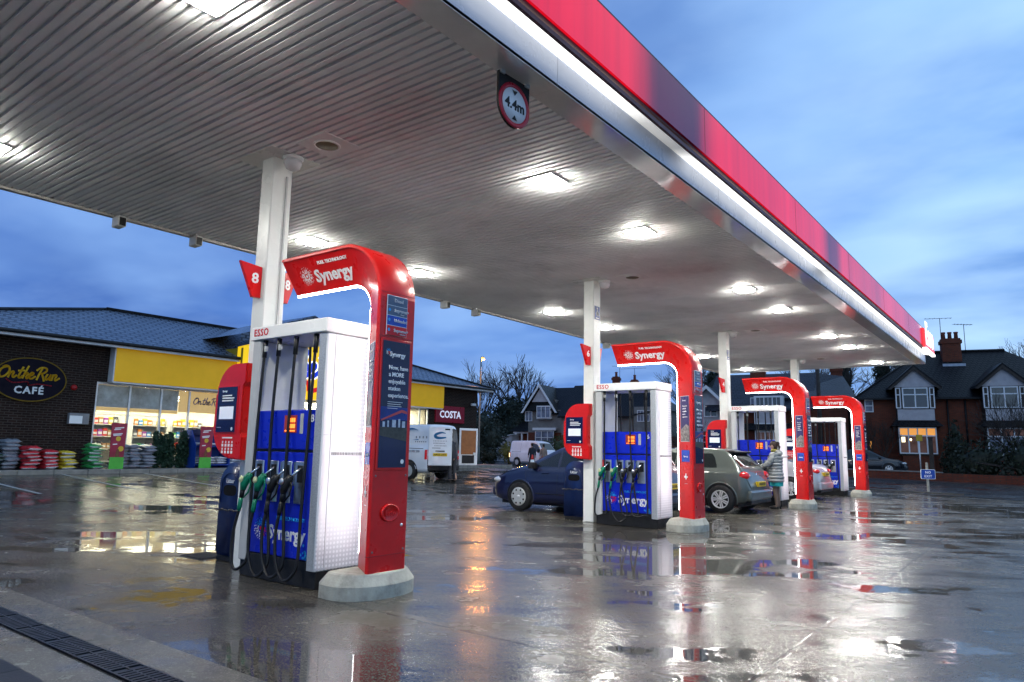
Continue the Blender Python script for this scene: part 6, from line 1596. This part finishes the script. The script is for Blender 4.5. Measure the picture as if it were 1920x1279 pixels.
m = MB(); m.lathe([(.075,1.385),(.098,1.41),(.098,1.44),(.075,1.465)], (.02,0,0), 'z', 16); m.build('scarf', mat('olive_scarf', (.22,.19,.04), .8, var=.3, scale=20), wl)
garment(wl, [(0,0,.56,.155,.185),(0,0,.66,.16,.19),(0,0,.80,.15,.18)], 'skirt', teal, 24)
for s in (-1, 1): m = MB(); m.ellipsoid((.055, s*.095, .035), (.125,.045,.04), 12, 8); m.box(-.07, s*.095-.03, 0, -.02, s*.095+.03, .05); m.build('shoe', shoe, wl)
# driver leaning into the van, walkers by the road
jack = mat('dark_jacket', (.02,.022,.03), .7, var=.2); jean = mat('dark_trousers', (.03,.032,.04), .7, var=.2); beige = mat('beige_coat', (.26,.18,.14), .7, var=.15); rbag = mat('red_bag', (.45,.02,.03), .5)
def dressed(label, loc, rz, H, top, bottom, stride, lean=0, arms=None, long=False):
    a = arms or (((.02,.24,1.10),(.10,.24,.86),Vector((.1,0,-1)).normalized()), ((-.03,-.24,1.10),(-.05,-.25,.86),Vector((0,0,-1))))
    r_, V, k = person(label, loc, rz, dict(H=H, L=a[0], Rr=a[1], stride=stride, lean=lean))
    lo = .62 if long else .80
    garment(r_, [(0,0,lo*k,.15*k,.19*k),(lean*.3,0,1.0*k,.14*k,.18*k),(lean,0,1.22*k,.15*k,.205*k),(lean,0,1.35*k,.12*k,.17*k),(lean*1.1,0,1.41*k,.07*k,.08*k)], 'jacket', top)
    for s, ar in ((1, a[0]), (-1, a[1])): sleeve(r_, [(lean, s*.17*k, 1.34*k), tuple(Vector(ar[0])*k), tuple(Vector(ar[1])*k)], [.075*k,.06*k,.045*k], 'sleeve', top)
    for s, sx in ((1, stride), (-1, -stride)): sleeve(r_, [(0, s*.085*k, .86*k), (sx*.45+.02, s*.09*k, .48*k), (sx*.8-.02, s*.09*k, .09*k)], [.10*k,.075*k,.06*k], 'trouser_leg', bottom)
    for s, sx in ((1, stride), (-1, -stride)): m = MB(); m.ellipsoid((sx*.8+.05, s*.095*k, .04), (.13,.05,.045), 10, 7); m.build('shoe', shoe, r_)
    return r_
dressed('person in dark trousers standing behind the open van door', (-17.22, 19.28, gz(-17.2,19.3)), math.pi, 1.72, jack, jean, .05, .10, (((.22,.24,1.10),(.42,.2,1.12),Vector((1,0,0))), ((.22,-.24,1.10),(.42,-.2,1.10),Vector((1,0,0)))))
dressed('person in a dark jacket walking past the white van on the road', (-30.1, 42.3, .012), R(160), 1.74, jack, jean, .22)
dressed('person in a beige coat carrying a red bag beside the road', (-29.5, 42.9, .012), R(160), 1.68, beige, jean, .2, 0, None, True)
t = thing('shopping_bag', 'red shopping bag held by the person in the beige coat', 'bag', (-29.45, 42.62, .55)); m = MB(); m.prism([(-.16,-.2),(.16,-.2),(.2,.15),(-.2,.15)], 'y', -.07, .07); m.build('bag_body', rbag, t); m = MB(); m.tube([(-.1,0,.15),(-.06,0,.30),(.06,0,.30),(.1,0,.15)], .01, 6); m.build('handle', rbag, t)

# ------------------------------------------------------------------ sky and light
w = bpy.data.worlds.new('World'); scene.world = w; w.use_nodes = True; nt = w.node_tree; nt.nodes.clear()
def N(k, **kw):
    n = nt.nodes.new(k)
    for a, v in kw.items(): setattr(n, a, v)
    return n
out = N('ShaderNodeOutputWorld'); bg = N('ShaderNodeBackground'); nt.links.new(bg.outputs[0], out.inputs[0])
SUN_EL, SUN_AZ = 4.0, 150.0
sky = N('ShaderNodeTexSky', sky_type='NISHITA'); sky.sun_disc = False; sky.sun_elevation = R(SUN_EL); sky.sun_rotation = R(SUN_AZ); sky.air_density = 1.0; sky.dust_density = .3; sky.ozone_density = 4.0
tc = N('ShaderNodeTexCoord'); sx = N('ShaderNodeSeparateXYZ'); nt.links.new(tc.outputs['Generated'], sx.inputs[0])
def M_(op, a, b=None):
    n = N('ShaderNodeMath', operation=op)
    for i, v in enumerate((a, b)):
        if v is None: continue
        if hasattr(v, 'is_linked'): nt.links.new(v, n.inputs[i])
        else: n.inputs[i].default_value = v
    return n.outputs[0]
den = M_('ADD', M_('MAXIMUM', sx.outputs[2], 0.0), .16)
cx = N('ShaderNodeCombineXYZ'); nt.links.new(M_('DIVIDE', sx.outputs[0], den), cx.inputs[0]); nt.links.new(M_('DIVIDE', sx.outputs[1], den), cx.inputs[1])
def noise(scale, det, loc, rough=.55):
    mp = N('ShaderNodeMapping'); nt.links.new(cx.outputs[0], mp.inputs[0]); mp.inputs['Location'].default_value = loc; mp.inputs['Scale'].default_value = (1, 1.25, 1)
    n = N('ShaderNodeTexNoise'); nt.links.new(mp.outputs[0], n.inputs['Vector']); n.inputs['Scale'].default_value = scale; n.inputs['Detail'].default_value = det; n.inputs['Roughness'].default_value = rough; return n.outputs['Fac']
def ramp(f, st):
    r_ = N('ShaderNodeValToRGB'); nt.links.new(f, r_.inputs[0]); e = r_.color_ramp.elements
    while len(e) < len(st): e.new(.5)
    for el, (p, c) in zip(e, st): el.position = p; el.color = (*c, 1) if hasattr(c, '__len__') else (c, c, c, 1)
    return r_.outputs[0]
def mixc(f, a, b, blend='MIX'):
    n = N('ShaderNodeMix', data_type='RGBA', blend_type=blend)
    if hasattr(f, 'is_linked'): nt.links.new(f, n.inputs[0])
    else: n.inputs[0].default_value = f
    for i, v in ((6, a), (7, b)):
        if hasattr(v, 'is_linked'): nt.links.new(v, n.inputs[i])
        else: n.inputs[i].default_value = (*v, 1)
    return n.outputs[2]
SKY_K = .045
base = mixc(1.0, sky.outputs[0], (SKY_K*1.0, SKY_K*1.0, SKY_K*1.0), 'MULTIPLY')
tint = ramp(sx.outputs[2], [(0,(.27,.46,.84)),(.10,(.22,.42,.84)),(.26,(.14,.33,.78)),(.5,(.22,.43,.85)),(1,(.12,.26,.58))])
base = mixc(.94, base, tint)
cl1 = ramp(noise(.85, 4, (2.3, .7, 0), .45), [(.44, 0), (.62, 1)]); cl2 = ramp(noise(1.4, 5, (7, 3, 0), .6), [(.44, 0), (.72, 1)])
dk = ramp(noise(.7, 5, (11, 5, 0), .5), [(.42, 0), (.60, 1)])
side = ramp(M_('ADD', M_('MULTIPLY', sx.outputs[0], .5), .5), [(.02, (.50,.57,.74)), (.30, (.72,.77,.87)), (.50, (1.25,1.20,1.10)), (.9, (1.5,1.40,1.22))])
c = mixc(M_('MULTIPLY', dk, .46), base, (.085, .18, .47))
c = mixc(M_('MULTIPLY', cl1, .75), c, (.44, .70, 1.06)); c = mixc(M_('MULTIPLY', cl2, .35), c, (.48, .70, 1.02))
c = mixc(1.0, c, side, 'MULTIPLY'); nt.links.new(c, bg.inputs[0]); bg.inputs[1].default_value = 1.18
sun = bpy.data.lights.new('sun', 'SUN'); sun.energy = .10; sun.angle = R(25); sun.color = (1, .93, .86); so_ = bpy.data.objects.new('sun', sun); COL.objects.link(so_)
so_.rotation_euler = (R(90-SUN_EL-30), 0, R(180-SUN_AZ))

scene.view_settings.view_transform = 'Standard'; scene.view_settings.look = 'None'; scene.view_settings.gamma = 1; scene.view_settings.exposure = 0
cy = scene.cycles
cy.use_denoising = True; cy.max_bounces = 7; cy.diffuse_bounces = 4; cy.glossy_bounces = 4; cy.transmission_bounces = 4; cy.transparent_max_bounces = 10
cy.sample_clamp_indirect = 6; cy.caustics_reflective = True; cy.blur_glossy = .6; cy.caustics_refractive = False; cy.use_light_tree = True
